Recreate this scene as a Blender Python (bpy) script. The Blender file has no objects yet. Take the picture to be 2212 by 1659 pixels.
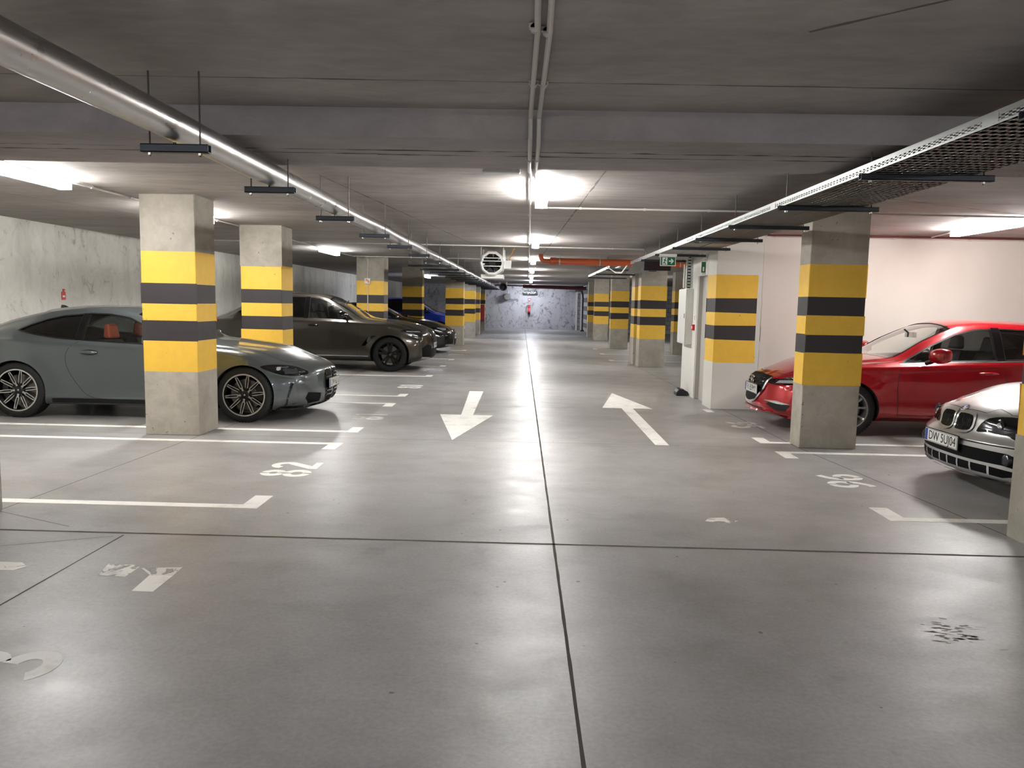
import bpy, bmesh, math, random
import numpy as np
from mathutils import Vector, Matrix, Euler
from mathutils.bvhtree import BVHTree
random.seed(7)
PI=math.pi
SC=bpy.context.scene
COL=SC.collection
# ---------------------------------------------------------------- materials
def srgb(*c):
    return tuple((v/255/12.92 if v/255<=0.04045 else ((v/255+0.055)/1.055)**2.4) for v in c)+(1,)
MATS={}
def mat(name,col=(.5,.5,.5,1),rough=.5,metal=0.,coat=0.,spec=.5,emit=None,es=0.):
    m=bpy.data.materials.new(name);m.use_nodes=True
    b=m.node_tree.nodes['Principled BSDF']
    b.inputs['Base Color'].default_value=col
    b.inputs['Roughness'].default_value=rough
    b.inputs['Metallic'].default_value=metal
    b.inputs['Specular IOR Level'].default_value=spec
    if coat: b.inputs['Coat Weight'].default_value=coat;b.inputs['Coat Roughness'].default_value=.03
    if emit: b.inputs['Emission Color'].default_value=emit;b.inputs['Emission Strength'].default_value=es
    MATS[name]=m
    return m
class NT:
    def __init__(s,m):
        s.m=m;s.t=m.node_tree;s.b=s.t.nodes['Principled BSDF']
        s.co=s.t.nodes.new('ShaderNodeNewGeometry').outputs['Position']
    def l(s,a,b): s.t.links.new(a,b)
    def mapping(s,scale=(1,1,1),loc=(0,0,0)):
        n=s.t.nodes.new('ShaderNodeMapping');s.l(s.co,n.inputs[0]);n.inputs['Scale'].default_value=scale;n.inputs['Location'].default_value=loc
        return n.outputs[0]
    def noise(s,scale,detail=5,rough=.55,map=None,dist=0.):
        n=s.t.nodes.new('ShaderNodeTexNoise');n.inputs['Scale'].default_value=scale;n.inputs['Detail'].default_value=detail
        n.inputs['Roughness'].default_value=rough;n.inputs['Distortion'].default_value=dist
        s.l(map if map is not None else s.co,n.inputs['Vector']);return n.outputs['Fac']
    def voronoi(s,scale,map=None):
        n=s.t.nodes.new('ShaderNodeTexVoronoi');n.inputs['Scale'].default_value=scale
        s.l(map if map is not None else s.co,n.inputs['Vector']);return n.outputs['Distance']
    def ramp(s,fac,stops):
        n=s.t.nodes.new('ShaderNodeValToRGB');s.l(fac,n.inputs[0]);e=n.color_ramp.elements
        while len(e)<len(stops): e.new(.5)
        for i,(p,c) in enumerate(stops):
            e[i].position=p;e[i].color=c if len(c)==4 else (c[0],c[1],c[2],1)
        return n.outputs[0]
    def mix(s,fac,a,b,mode='MIX'):
        n=s.t.nodes.new('ShaderNodeMix');n.data_type='RGBA';n.blend_type=mode
        for i,v in ((0,fac),(6,a),(7,b)):
            if hasattr(v,'is_output'): s.l(v,n.inputs[i])
            else: n.inputs[i].default_value=v
        return n.outputs[2]
    def math(s,op,a,b=0.,c=0.):
        n=s.t.nodes.new('ShaderNodeMath');n.operation=op
        for i,v in enumerate((a,b,c)):
            if hasattr(v,'is_output'): s.l(v,n.inputs[i])
            else: n.inputs[i].default_value=v
        return n.outputs[0]
    def bump(s,h,strength=.2,dist=.01):
        n=s.t.nodes.new('ShaderNodeBump');n.inputs['Strength'].default_value=strength;n.inputs['Distance'].default_value=dist
        s.l(h,n.inputs['Height']);s.l(n.outputs[0],s.b.inputs['Normal'])
    def color(s,c): s.l(c,s.b.inputs['Base Color'])
    def rough(s,c): s.l(c,s.b.inputs['Roughness'])
def g(v,t=(1,1,1)): return (v*t[0],v*t[1],v*t[2],1)

# floor: power-floated concrete, faint cloudy tone, polished
m=mat('floor_concrete',rough=.3,spec=.5);n=NT(m)
big=n.noise(.45,6,.6);mid=n.noise(1.7,10,.62,n.mapping((1,1.15,1)),.15);fine=n.noise(45,4,.6)
c1=n.ramp(big,[(.3,srgb(145,142,140)),(.55,srgb(157,155,153)),(.75,srgb(169,168,166))])
c2=n.ramp(mid,[(.3,(.80,.785,.77,1)),(.5,(.97,.97,.97,1)),(.7,(1.08,1.08,1.08,1))])
c=n.mix(1.,c1,c2,'MULTIPLY')
c3=n.ramp(fine,[(.35,(.9,.9,.9,1)),(.65,(1.06,1.06,1.06,1))]);c=n.mix(1.,c,c3,'MULTIPLY')
sp=n.noise(3.1,3,.5,n.mapping((1,1,1),(5,3,0)));c4=n.ramp(sp,[(.27,(.66,.64,.62,1)),(.31,(1,1,1,1))]);c=n.mix(.35,c,c4,'MULTIPLY')
n.color(c)
r=n.ramp(n.noise(1.3,6,.7,n.mapping((1,1.8,1),(2,1,0)),.4),[(.3,g(.49)),(.5,g(.39)),(.7,g(.31))]);n.rough(r)
n.bump(n.noise(5,9,.70,n.mapping((1,1.2,1)),.2),.22,.012)
mat('joint_dark',srgb(74,66,58),.85)
mat('floor_scar',srgb(116,111,106),.6)
mat('joint_light',srgb(112,106,98),.8)
def concrete(name,a,b,cst,bumps=.25,sc=1.,spots=0.,streak=(1,1,1),rough=.8):
    m=mat(name,rough=rough,spec=.3);n=NT(m)
    c1=n.ramp(n.noise(1.1*sc,7,.6,n.mapping(streak)),[(.3,a),(.7,b)])
    c2=n.ramp(n.noise(6*sc,8,.68,n.mapping(streak,(1,2,3)),.5),[(.3,g(1-cst)),(.6,g(1.03))])
    c=n.mix(1.,c1,c2,'MULTIPLY')
    if spots:
        v=n.noise(17*sc,2,.5,n.mapping((1,1,1),(7,1,4)))
        c=n.mix(1.,c,n.ramp(v,[(.24+spots,g(.45)),(.27+spots,g(1.))]),'MULTIPLY')
    n.color(c);n.bump(n.noise(14*sc,8,.7,n.mapping(streak)),bumps,.01)
    return m
concrete('column_concrete',srgb(150,144,132),srgb(184,178,167),.14,.2,1.2,.015)
concrete('ceiling_concrete',srgb(157,151,148),srgb(183,177,172),.17,.25,.9,0,(.6,1.5,1))
concrete('beam_concrete',srgb(154,149,150),srgb(178,172,171),.15,.25,.9,0,(.6,1.5,1))
# cast wall with blotches
def blotchy(name,a,b,lo,spot=.34,sc=1.):
    m=mat(name,rough=.75,spec=.3);n=NT(m)
    c=n.ramp(n.noise(.5*sc,6,.6,n.mapping((1,1,.6))),[(.3,a),(.7,b)])
    d=n.noise(3.2*sc,9,.72,n.mapping((1,1,.75),(3,1,2)),1.4)
    c=n.mix(1.,c,n.ramp(d,[(spot,g(lo)),(spot+.06,g(.93)),(spot+.3,g(1.05))]),'MULTIPLY')
    c=n.mix(1.,c,n.ramp(n.noise(1.4*sc,5,.6,n.mapping((1,1,.12),(0,4,1)),.6),[(.35,g(.8)),(.55,g(1.))]),'MULTIPLY')
    n.color(c);n.bump(d,.3,.01)
blotchy('wall_cast_concrete',srgb(196,194,186),srgb(226,224,216),.6,.35)
blotchy('wall_mottled',srgb(172,172,178),srgb(204,204,208),.45,.40,1.0)
def plaster(name,a,b):
    m=mat(name,rough=.7,spec=.3);n=NT(m)
    n.color(n.ramp(n.noise(.7,4,.5),[(.3,a),(.7,b)]));n.bump(n.noise(60,3,.5),.1,.003)
plaster('wall_white_paint',srgb(205,196,188),srgb(216,208,201))
plaster('pier_white_paint',srgb(203,201,194),srgb(214,212,206))
def painted(name,col,dk):
    m=mat(name,rough=.55,spec=.4);n=NT(m)
    c=n.ramp(n.noise(9,7,.65),[(.3,tuple(x*.92 for x in col[:3])+(1,)),(.6,col)])
    v=n.noise(19,2,.5,n.mapping((1,1,1),(2,9,4)));c=n.mix(1.,c,n.ramp(v,[(.235,g(dk)),(.26,g(1.))]),'MULTIPLY')
    n.color(c);n.bump(n.noise(22,6,.6),.15,.006)
painted('yellow_paint',srgb(231,186,70),.4)
painted('black_paint',srgb(52,48,50),1.)
m=mat('road_paint',rough=.55,spec=.4);n=NT(m)
n.color(n.ramp(n.noise(5,8,.7),[(.33,srgb(212,208,200)),(.5,srgb(240,238,232))]))
# worn paint: transparent flakes
m=mat('worn_paint',rough=.55,spec=.4);n=NT(m);n.color(n.ramp(n.noise(5,8,.7),[(.33,srgb(200,196,188)),(.5,srgb(228,226,220))]))
al=n.ramp(n.noise(7,6,.65,None,1.),[(.47,g(0)),(.5,g(1))]);n.l(al,n.b.inputs['Alpha'])
m=mat('worn_paint_light',rough=.55,spec=.4);n=NT(m);n.color(n.ramp(n.noise(5,8,.7),[(.33,srgb(196,192,184)),(.5,srgb(222,219,212))]))
al=n.ramp(n.noise(6,6,.65,None,1.),[(.40,g(0)),(.43,g(1))]);n.l(al,n.b.inputs['Alpha'])
m=mat('faded_paint',srgb(200,197,190),.55);
m=mat('foil_duct',srgb(190,188,186),.28,1.);n=NT(m)
n.bump(n.noise(60,4,.6,n.mapping((1,.6,1)),.3),.22,.003);n.rough(n.ramp(n.noise(8,4,.6),[(.3,g(.26)),(.7,g(.38))]))
mat('galvanised',srgb(196,200,198),.38,.75)
mat('galvanised_dull',srgb(150,150,148),.5,.6)
mat('channel_steel',srgb(66,72,80),.45,.5)
mat('rod_steel',srgb(84,80,78),.45,.6)
mat('bolt_zinc',srgb(200,200,196),.3,.9)
mat('slot_dark',srgb(42,40,40),.8)
mat('conduit_white',srgb(202,198,192),.45)
mat('lamp_housing',srgb(172,170,168),.5)
mat('lamp_lit',(1,1,1,1),.4,emit=(1.,.985,.96,1),es=1.)
mat('lamp_lit_cool',(1,1,1,1),.4,emit=(.86,.90,1.,1),es=1.)
mat('lamp_off',srgb(212,212,210),.3)
mat('pvc_orange',srgb(196,92,52),.35)
mat('pipe_red',srgb(92,36,38),.5)
mat('pipe_dark',srgb(60,54,60),.5)
mat('white_plastic',srgb(222,222,218),.4)
mat('cabinet_grey',srgb(206,206,200),.4)
mat('door_grey',srgb(176,172,166),.5)
mat('black_plastic',srgb(24,24,26),.45)
mat('satin_black',srgb(10,10,11),.3)
mat('gloss_black',srgb(6,6,7),.07,coat=.6)
mat('sign_green',srgb(0,104,66),.4)
mat('sign_white',srgb(232,236,232),.4)
mat('sign_red',srgb(196,30,36),.4)
mat('screen_dark',srgb(44,22,32),.35)
mat('red_paint',srgb(170,24,26),.35,coat=.3)
mat('fire_red',srgb(206,34,46),.3,coat=.3)
mat('orange_cable',srgb(206,140,60),.5)
mat('copper_orange',srgb(214,124,70),.5)
m=mat('block_wall',rough=.8);n=NT(m)
b=n.t.nodes.new('ShaderNodeTexBrick');mp=n.t.nodes.new('ShaderNodeMapping');mp.inputs['Rotation'].default_value=(PI/2,0,0)
n.l(n.co,mp.inputs[0]);n.l(mp.outputs[0],b.inputs['Vector']);b.inputs['Scale'].default_value=1.
b.inputs['Brick Width'].default_value=.5;b.inputs['Row Height'].default_value=.24;b.inputs['Mortar Size'].default_value=.012
b.inputs['Color1'].default_value=srgb(190,190,190);b.inputs['Color2'].default_value=srgb(176,176,178);b.inputs['Mortar'].default_value=srgb(110,108,108)
n.color(b.outputs[0])
# ---------------------------------------------------------------- geometry helpers
class MB:
    def __init__(s): s.v=[];s.f=[];s.m=[];s.mats=[]
    def mi(s,name):
        if name not in s.mats: s.mats.append(name)
        return s.mats.index(name)
    def add(s,vs,fs,mn):
        o=len(s.v);k=s.mi(mn);s.v+= [tuple(v) for v in vs];s.f+=[tuple(i+o for i in f) for f in fs];s.m+=[k]*len(fs)
    def box(s,x0,x1,y0,y1,z0,z1,mn):
        vs=[(x,y,z) for z in (z0,z1) for y in (y0,y1) for x in (x0,x1)]
        s.add(vs,[(0,2,3,1),(4,5,7,6),(0,1,5,4),(2,6,7,3),(0,4,6,2),(1,3,7,5)],mn)
    def quad(s,a,b,c,d,mn): s.add([a,b,c,d],[(0,1,2,3)],mn)
    def poly(s,pts,mn): s.add(pts,[tuple(range(len(pts)))],mn)
    def prism(s,pts,off,mn):
        n=len(pts);off=Vector(off);vs=[Vector(p) for p in pts]+[Vector(p)+off for p in pts]
        s.add(vs,[tuple(range(n))[::-1],tuple(range(n,2*n))]+[(i,(i+1)%n,n+(i+1)%n,n+i) for i in range(n)],mn)
    def tube(s,pts,r,mn,seg=10,caps=True):
        pts=[Vector(p) for p in pts];rings=[];up=None
        rr=r if isinstance(r,(list,tuple)) else [r]*len(pts)
        for i,p in enumerate(pts):
            d=(pts[min(i+1,len(pts)-1)]-pts[max(i-1,0)]).normalized()
            if up is None: up=Vector((0,0,1)) if abs(d.z)<.9 else Vector((1,0,0))
            a=d.cross(up).normalized();b=a.cross(d).normalized();up=b
            rings.append([p+a*rr[i]*math.cos(2*PI*k/seg)+b*rr[i]*math.sin(2*PI*k/seg) for k in range(seg)])
        vs=[v for q in rings for v in q];fs=[]
        for i in range(len(pts)-1):
            for k in range(seg):
                k2=(k+1)%seg;fs.append((i*seg+k,i*seg+k2,(i+1)*seg+k2,(i+1)*seg+k))
        if caps: fs.append(tuple(range(seg))[::-1]);fs.append(tuple((len(pts)-1)*seg+k for k in range(seg)))
        s.add(vs,fs,mn)
    def lathe(s,prof,mn,axis='y',c=(0,0,0),seg=32,close=False):
        # prof: (axial, radius)
        vs=[];n=len(prof)
        for k in range(seg):
            a=2*PI*k/seg
            for (h,r) in prof:
                p={'y':(r*math.cos(a),h,r*math.sin(a)),'z':(r*math.cos(a),r*math.sin(a),h),'x':(h,r*math.cos(a),r*math.sin(a))}[axis]
                vs.append((p[0]+c[0],p[1]+c[1],p[2]+c[2]))
        fs=[]
        for k in range(seg):
            k2=(k+1)%seg
            for i in range(n-1 if not close else n):
                j=(i+1)%n;fs.append((k*n+i,k*n+j,k2*n+j,k2*n+i))
        s.add(vs,fs,mn)
    def build(s,name,parent=None,smooth=False,bevel=0.,loc=None,ang=35):
        me=bpy.data.meshes.new(name);me.from_pydata(s.v,[],s.f)
        for q in s.mats: me.materials.append(MATS[q])
        me.polygons.foreach_set('material_index',s.m)
        bm=bmesh.new();bm.from_mesh(me);bmesh.ops.recalc_face_normals(bm,faces=bm.faces);bm.to_mesh(me);bm.free()
        me.update()
        if smooth:
            me.polygons.foreach_set('use_smooth',[True]*len(me.polygons));me.set_sharp_from_angle(angle=math.radians(ang))
        o=bpy.data.objects.new(name,me);COL.objects.link(o)
        if loc: o.location=loc
        if parent: o.parent=parent
        if bevel:
            b=o.modifiers.new('bevel','BEVEL');b.width=bevel;b.segments=2;b.limit_method='ANGLE'
        return o
def tag(o,label=None,cat=None,group=None,kind=None):
    if label: o['label']=label
    if cat: o['category']=cat
    if group: o['group']=group
    if kind: o['kind']=kind
    return o
def empty(name,loc=(0,0,0),rz=0.,label=None,cat=None,group=None):
    o=bpy.data.objects.new(name,None);COL.objects.link(o);o.location=loc;o.rotation_euler=(0,0,rz);o.empty_display_size=.1
    return tag(o,label,cat,group)
def copy_tree(o,parent=None,keep=True):
    c=o.copy();COL.objects.link(c)
    if parent: c.parent=parent
    for ch in list(o.children): copy_tree(ch,c)
    return c
def text_mesh(txt,size,mn,name,parent=None,M=None,extr=.001,offset=0.,sx=1.):
    cu=bpy.data.curves.new(name,'FONT');cu.body=txt;cu.size=size;cu.extrude=extr;cu.align_x='CENTER';cu.align_y='CENTER';cu.offset=offset;cu.resolution_u=4
    t=bpy.data.objects.new('tmp',cu);COL.objects.link(t)
    dg=bpy.context.evaluated_depsgraph_get();me=bpy.data.meshes.new_from_object(t.evaluated_get(dg))
    bpy.data.objects.remove(t);bpy.data.curves.remove(cu)
    me.materials.clear();me.materials.append(MATS[mn])
    if M is not None: me.transform(M@Matrix.Diagonal((sx,1,1,1)))
    o=bpy.data.objects.new(name,me);COL.objects.link(o)
    if parent: o.parent=parent
    return o
def basis(origin,xa,ya):
    xa=Vector(xa).normalized();ya=Vector(ya).normalized();za=xa.cross(ya)
    M=Matrix((xa,ya,za)).transposed().to_4x4();M.translation=Vector(origin);return M
# ---------------------------------------------------------------- camera
cam=bpy.data.cameras.new('camera');co=bpy.data.objects.new('camera',cam);COL.objects.link(co);SC.camera=co
cam.sensor_width=36.;cam.lens=1640./2212*36;cam.clip_start=.05;cam.clip_end=200
co.location=(0,0,1.55)
co.matrix_world=Matrix.Translation((0,0,1.55))@Matrix.Rotation(0.019710952,4,'Z')@Matrix.Rotation(PI/2-0.106115234,4,'X')@Matrix.Rotation(0.02,4,'Z')
# ---------------------------------------------------------------- shell
CE=2.655;XL=-7.62;XR=8.4;YB=-5.;YF=46.3
def seg_strip(mb,p,q,w,z,mn,jit=.15,step=.12,up=1):
    p=Vector((p[0],p[1],0));q=Vector((q[0],q[1],0));L=(q-p).length;n=max(2,int(L/step));d=(q-p)/n;t=Vector((-d.y,d.x,0)).normalized()
    pr=None
    for i in range(n+1):
        c=p+d*i+t*random.uniform(-1,1)*w*jit*.3;h=w/2*(1+random.uniform(-jit,jit))
        a=c+t*h;b=c-t*h;a.z=b.z=z
        if pr: mb.quad(pr[1],b,a,pr[0],mn) if up>0 else mb.quad(pr[0],a,b,pr[1],mn)
        pr=(a,b)
mb=MB();mb.box(XL,XR+4,YB,YF,-.12,0,'floor_concrete')
J=[((.29,-4.9),(-.2,46),.016,'joint_dark'),((-7.6,4.80),(8.4,4.78),.028,'joint_dark'),((-7.6,8.40),(4.,8.42),.008,'joint_light'),
((-3.76,5.27),(-3.66,8.35),.011,'joint_light'),((-2.62,-3),(-2.6,4.75),.011,'joint_dark'),((3.38,5.24),(3.06,8.45),.009,'joint_dark'),
((3.06,8.45),(2.80,19.3),.009,'joint_dark'),((-3.6,8.9),(-3.6,25),.01,'joint_light'),((-7.6,11.3),(2.8,11.35),.007,'joint_light'),
((-7.6,15.05),(2.8,15.1),.007,'joint_light'),((-7.6,19.9),(8,19.95),.02,'joint_dark'),((-7.6,25.1),(8,25.2),.01,'joint_light'),
((-3.05,4.9),(-4.6,5.6),.008,'joint_light'),((-4.2,4.05),(-2.65,4.72),.008,'joint_light')]
for p,q,w,mn in J: seg_strip(mb,p,q,w,.0008,mn)
random.seed(3)
for k in range(46):
    cx=2.1+random.gauss(0,.07);cy=3.58+random.gauss(0,.07);L=random.uniform(.01,.035);h=random.uniform(.003,.01);a=random.uniform(-.5,.2)
    mb.poly([(cx+L*math.cos(t)*math.cos(a)-h*math.sin(t)*math.sin(a),cy+L*math.cos(t)*math.sin(a)+h*math.sin(t)*random.uniform(.5,1.5),.0006) for t in np.linspace(0,2*PI,9)[:-1]],'floor_scar')
for k in range(60):
    cx=random.uniform(-4,4);cy=random.uniform(2.2,9);L=random.uniform(.004,.012)
    mb.poly([(cx+L*math.cos(t),cy+L*math.sin(t)*random.uniform(.6,1.3),.0006) for t in np.linspace(0,2*PI,8)[:-1]],'floor_scar')
tag(mb.build('floor'),kind='structure')
mb=MB();mb.box(XL-.2,XR+4,YB-.2,YF+.2,CE,CE+.2,'ceiling_concrete')
for y in (4.04*.964,7.9,10.35,12.9,16.2,23.2,28): seg_strip(mb,(-7.6,y),(8.4,y+.12),.008,CE-.001,'joint_dark',.7,.2,-1)
for p,q in (((-1.9,6.9),(-.95,16)),((.62,6.2),(.22,20)),((2.9,7.4),(8.4,10.4)),((-6.5,5.6),(-3.9,17)),((1.1,3.2),(2.0,2.4))): seg_strip(mb,p,q,.014,CE-.001,'joint_light',.8,.15,-1)
tag(mb.build('ceiling'),kind='structure')
mb=MB();mb.box(XL,XR,4.50,5.48,2.49,CE,'beam_concrete')
seg_strip(mb,(-7.6,4.84),(-2.2,4.86),.012,2.489,'joint_dark',1.,.1,-1);seg_strip(mb,(-7.6,4.99),(-1.,5.0),.016,2.489,'joint_dark',1.,.1,-1)
seg_strip(mb,(-2.2,4.88),(8.4,4.84),.02,2.489,'joint_dark',1.,.1,-1);seg_strip(mb,(-1.,5.02),(8.4,5.0),.016,2.489,'joint_dark',1.,.1,-1)
tag(mb.build('ceiling_beam'),'shallow concrete beam crossing the ceiling with a cracked joint along its underside','beam')
mb=MB();mb.box(XL-.25,XL,YB,YF,0,CE,'wall_cast_concrete');tag(mb.build('wall_left'),kind='structure')
mb=MB();mb.box(XR,XR+.25,YB,11.55,0,CE,'wall_white_paint');tag(mb.build('wall_right'),kind='structure')
mb=MB();mb.box(XL,XR+4,YF,YF+.25,0,CE,'wall_mottled');tag(mb.build('wall_far'),kind='structure')
mb=MB();mb.box(XL,XR,YB-.25,YB,0,CE,'wall_cast_concrete');tag(mb.build('wall_rear'),kind='structure')
# stair core on the right: transverse wall, side wall with doorway
mb=MB();mb.box(3.62,XR+4,11.58,11.8,0,CE,'wall_white_paint')
mb.box(3.5,3.62,11.56,11.8,0,CE,'wall_white_paint')
tag(mb.build('wall_bay_end'),kind='structure')
mb=MB()
mb.box(2.83,3.4,12.12,12.9,2.06,CE,'pier_white_paint')
tag(mb.build('trim_1'),kind='structure');mb=MB();mb.box(2.83,3.4,12.9,13.97,0,CE,'pier_white_paint');tag(mb.build('wall_core_end'),kind='structure');mb=MB()
mb.box(3.0,3.4,11.9,12.9,0,2.06,'pier_white_paint');mb.box(3.4,XR+4,13.8,13.97,0,CE,'pier_white_paint')
tag(mb.build('wall_core_side'),kind='structure')
mb=MB();mb.box(2.90,2.96,12.14,12.9,0,2.06,'door_grey');mb.box(2.835,2.96,12.82,12.9,0,2.06,'door_grey')
d=tag(mb.build('door_1'),kind='structure')
BZ=[0,.715,1.065,1.275,1.475,1.685,2.04]
def column(x0,x1,y0,y1,label,base='column_concrete',z1=CE,paint_x1=None,group='yellow and black banded columns'):
    mb=MB();mats=[base,'yellow_paint','black_paint','yellow_paint','black_paint','yellow_paint',base];zs=BZ+[z1]
    for i in range(7):
        a,b=zs[i],zs[i+1]
        if a>=b: continue
        if paint_x1 and 0<i<6:
            mb.quad((x0,y0,a),(paint_x1,y0,a),(paint_x1,y0,b),(x0,y0,b),mats[i]);mb.quad((paint_x1,y0,a),(x1,y0,a),(x1,y0,b),(paint_x1,y0,b),base)
        else: mb.quad((x0,y0,a),(x1,y0,a),(x1,y0,b),(x0,y0,b),mats[i])
        mb.quad((x1,y0,a),(x1,y1,a),(x1,y1,b),(x1,y0,b),mats[i] if not paint_x1 else base)
        mb.quad((x1,y1,a),(x0,y1,a),(x0,y1,b),(x1,y1,b),mats[i])
        mb.quad((x0,y1,a),(x0,y0,a),(x0,y0,b),(x0,y1,b),mats[i])
    mb.quad((x0,y0,0),(x0,y1,0),(x1,y1,0),(x1,y0,0),base);mb.quad((x0,y0,z1),(x1,y0,z1),(x1,y1,z1),(x0,y1,z1),base)
    for k in range(0): pass
    o=mb.build('column');
    bm=bmesh.new();bm.from_mesh(o.data);bmesh.ops.remove_doubles(bm,verts=bm.verts,dist=1e-5);bm.to_mesh(o.data);bm.free()
    b=o.modifiers.new('bevel','BEVEL');b.width=.008;b.segments=2;b.limit_method='ANGLE'
    return tag(o,label,'column',group)
Z1=2.489
column(-4.4,-3.76,4.7,5.26,'banded column cut off by the left edge of the frame',)
column(-4.27,-3.66,8.34,8.86,'banded column standing in front of the grey coupe door')
column(-4.42,-3.79,11.65,12.2,'banded column standing between the grey coupe and the bronze SUV')
column(-4.37,-3.67,19.3,19.85,'banded column with the small alarm box and vertical conduit on it')
column(-4.15,-3.5,25.,25.5,'banded column behind the black saloon windscreen')
column(-2.94,-2.31,26.95,27.5,'banded column directly beyond the nose of the black saloon')
column(-2.93,-2.31,32.8,33.35,'banded column partly hidden behind the one at the black saloon nose')
column(-2.93,-2.33,36.4,36.9,'banded column second from the far wall on the left row')
column(-3.05,-2.46,43.,43.5,'banded column nearest the far wall on the left row')
column(3.38,3.95,4.7,5.24,'banded column cut off by the right edge of the frame')
column(3.06,3.69,8.45,8.76,'banded column standing in front of the red hatchback wheel')
column(2.81,3.46,19.27,19.75,'banded column under the dark display board, nearer of the pair at the joint')
column(2.77,3.4,20.05,20.7,'banded column tucked close behind another at the floor joint on the right')
column(2.92,3.54,27.03,27.5,'banded column next beyond the joined pair on the right row')
column(2.88,3.5,33.4,33.9,'banded column second from the far end on the right row')
column(2.85,3.45,36.6,37.1,'banded column furthest along the right row')
column(4.72,5.35,24.8,25.3,'banded column set back beside the white electric cabinet')
column(4.75,5.35,33.8,34.3,'banded column set back in the dark between two right row columns')
column(2.81,3.5,11.56,12.12,'white painted pier with yellow and black bands beside the red hatchback',base='pier_white_paint',paint_x1=3.44)
# ---------------------------------------------------------------- floor markings
def marking(name,polys,label,cat,group=None,mn='road_paint',z=.0016,mats=None):
    mb=MB()
    for k,P in enumerate(polys):
        mb.prism([(p[0],p[1],.0002) for p in P],(0,0,z),mats[k] if mats else mn)
    return tag(mb.build(name),label,cat,group)
def rect(x0,x1,y0,y1): return [(x0,y0),(x1,y0),(x1,y1),(x0,y1)]
def bayline(side,y,hook,label,xe=-7.4,x0=1.98,mn='road_paint'):
    s=side;a,b=(x0*s,xe*s) if s>0 else (-x0,xe)
    P=[rect(min(a,b),max(a,b),y-.05,y+.05)]
    hx=(a,a+.14*s)
    P.append(rect(min(hx),max(hx),y+.05,y+.05+.27) if hook>0 else rect(min(hx),max(hx),y-.05-.27,y-.05))
    return marking('bay_line',P,label,'parking line','white bay lines with a short hook')
bayline(-1,5.50,1,'white bay line with hook nearest the camera on the left floor')
bayline(-1,8.05,-1,'white bay line with hook just in front of the left column base')
bayline(-1,8.83,1,'white bay line with hook running under the near side of the grey coupe')
bayline(-1,11.36,-1,'white bay line with hook on the far side of the grey coupe')
bayline(-1,12.28,1,'white bay line with hook just in front of the digits 80')
bayline(-1,15.65,1,'white bay line with hook under the bronze SUV front wheel')
bayline(-1,18.2,1,'white bay line with hook on the far side of the bronze SUV')
bayline(-1,20.6,-1,'white bay line with hook next before the black saloon')
bayline(-1,24.4,1,'white bay line with hook on the far side of the black saloon')
bayline(1,5.60,1,'white bay line with hook nearest the camera on the right floor',xe=8.3,x0=2.72)
bayline(1,8.16,-1,'white bay line with hook beyond the digits 96',xe=8.3,x0=2.71)
bayline(1,8.75,1,'white bay line with hook under the near side of the red hatchback',xe=8.3,x0=2.71)
bayline(1,21.3,1,'short white bay line beside the paired columns on the right',xe=8.3,x0=2.3)
bayline(1,24.0,1,'white bay line behind the paired columns on the right',xe=8.3,x0=2.3)
bayline(1,26.6,1,'white bay line at the foot of the right column beyond the pair',xe=8.3,x0=2.3)
marking('bay_line',[rect(2.68,2.79,11.2,11.5)],'white paint end touching the banded white pier','parking line')
marking('bay_line',[[(-1.955,4.19),(-2.18,4.16),(-2.07,4.045),(-1.95,4.065)],[(-2.2,4.21),(-2.4,4.21),(-2.36,4.03),(-2.2,4.02)],[(-1.948,4.06),(-2.08,4.05),(-2.06,3.82),(-1.945,3.82)]],'worn broken white bay line with hook in the left foreground','parking line',mats=['worn_paint_light','worn_paint','road_paint'])
marking('paint_patch',[[(-3.3,4.06),(-2.86,4.07),(-2.83,4.14),(-2.9,4.2),(-3.3,4.2)]],'faint worn white paint patch at the left frame edge','paint patch',mn='worn_paint_light')
marking('floor_arrow',[[(-1.0,13.2),(-.76,13.2),(-.735,10.39),(-.90,10.39)],[(-1.19,10.38),(-.46,10.38),(-.83,8.44)]],'white floor arrow pointing towards the camera','floor arrow')
marking('floor_arrow',[[(1.455,8.42),(1.61,8.42),(1.61,11.43),(1.44,11.43)],[(1.15,11.43),(1.9,11.43),(1.51,13.4)]],'white floor arrow pointing away from the camera','floor arrow')
marking('floor_scuff',[[(1.32,5.42),(1.45,5.36),(1.56,5.44),(1.48,5.52),(1.36,5.5)]],'small pale scuff on the open floor right of the centre joint','scuff',mn='worn_paint')
def arc(cx,cy,rx,ry,a0,a1,w,n=14):
    o=[];i=[]
    for k in range(n+1):
        a=math.radians(a0+(a1-a0)*k/n);c,s=math.cos(a),math.sin(a)
        o.append((cx+rx*c,cy+ry*s));i.append((cx+(rx-w)*c,cy+(ry-w)*s))
    return [[o[k],o[k+1],i[k+1],i[k]] for k in range(n)]
W=.165
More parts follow.
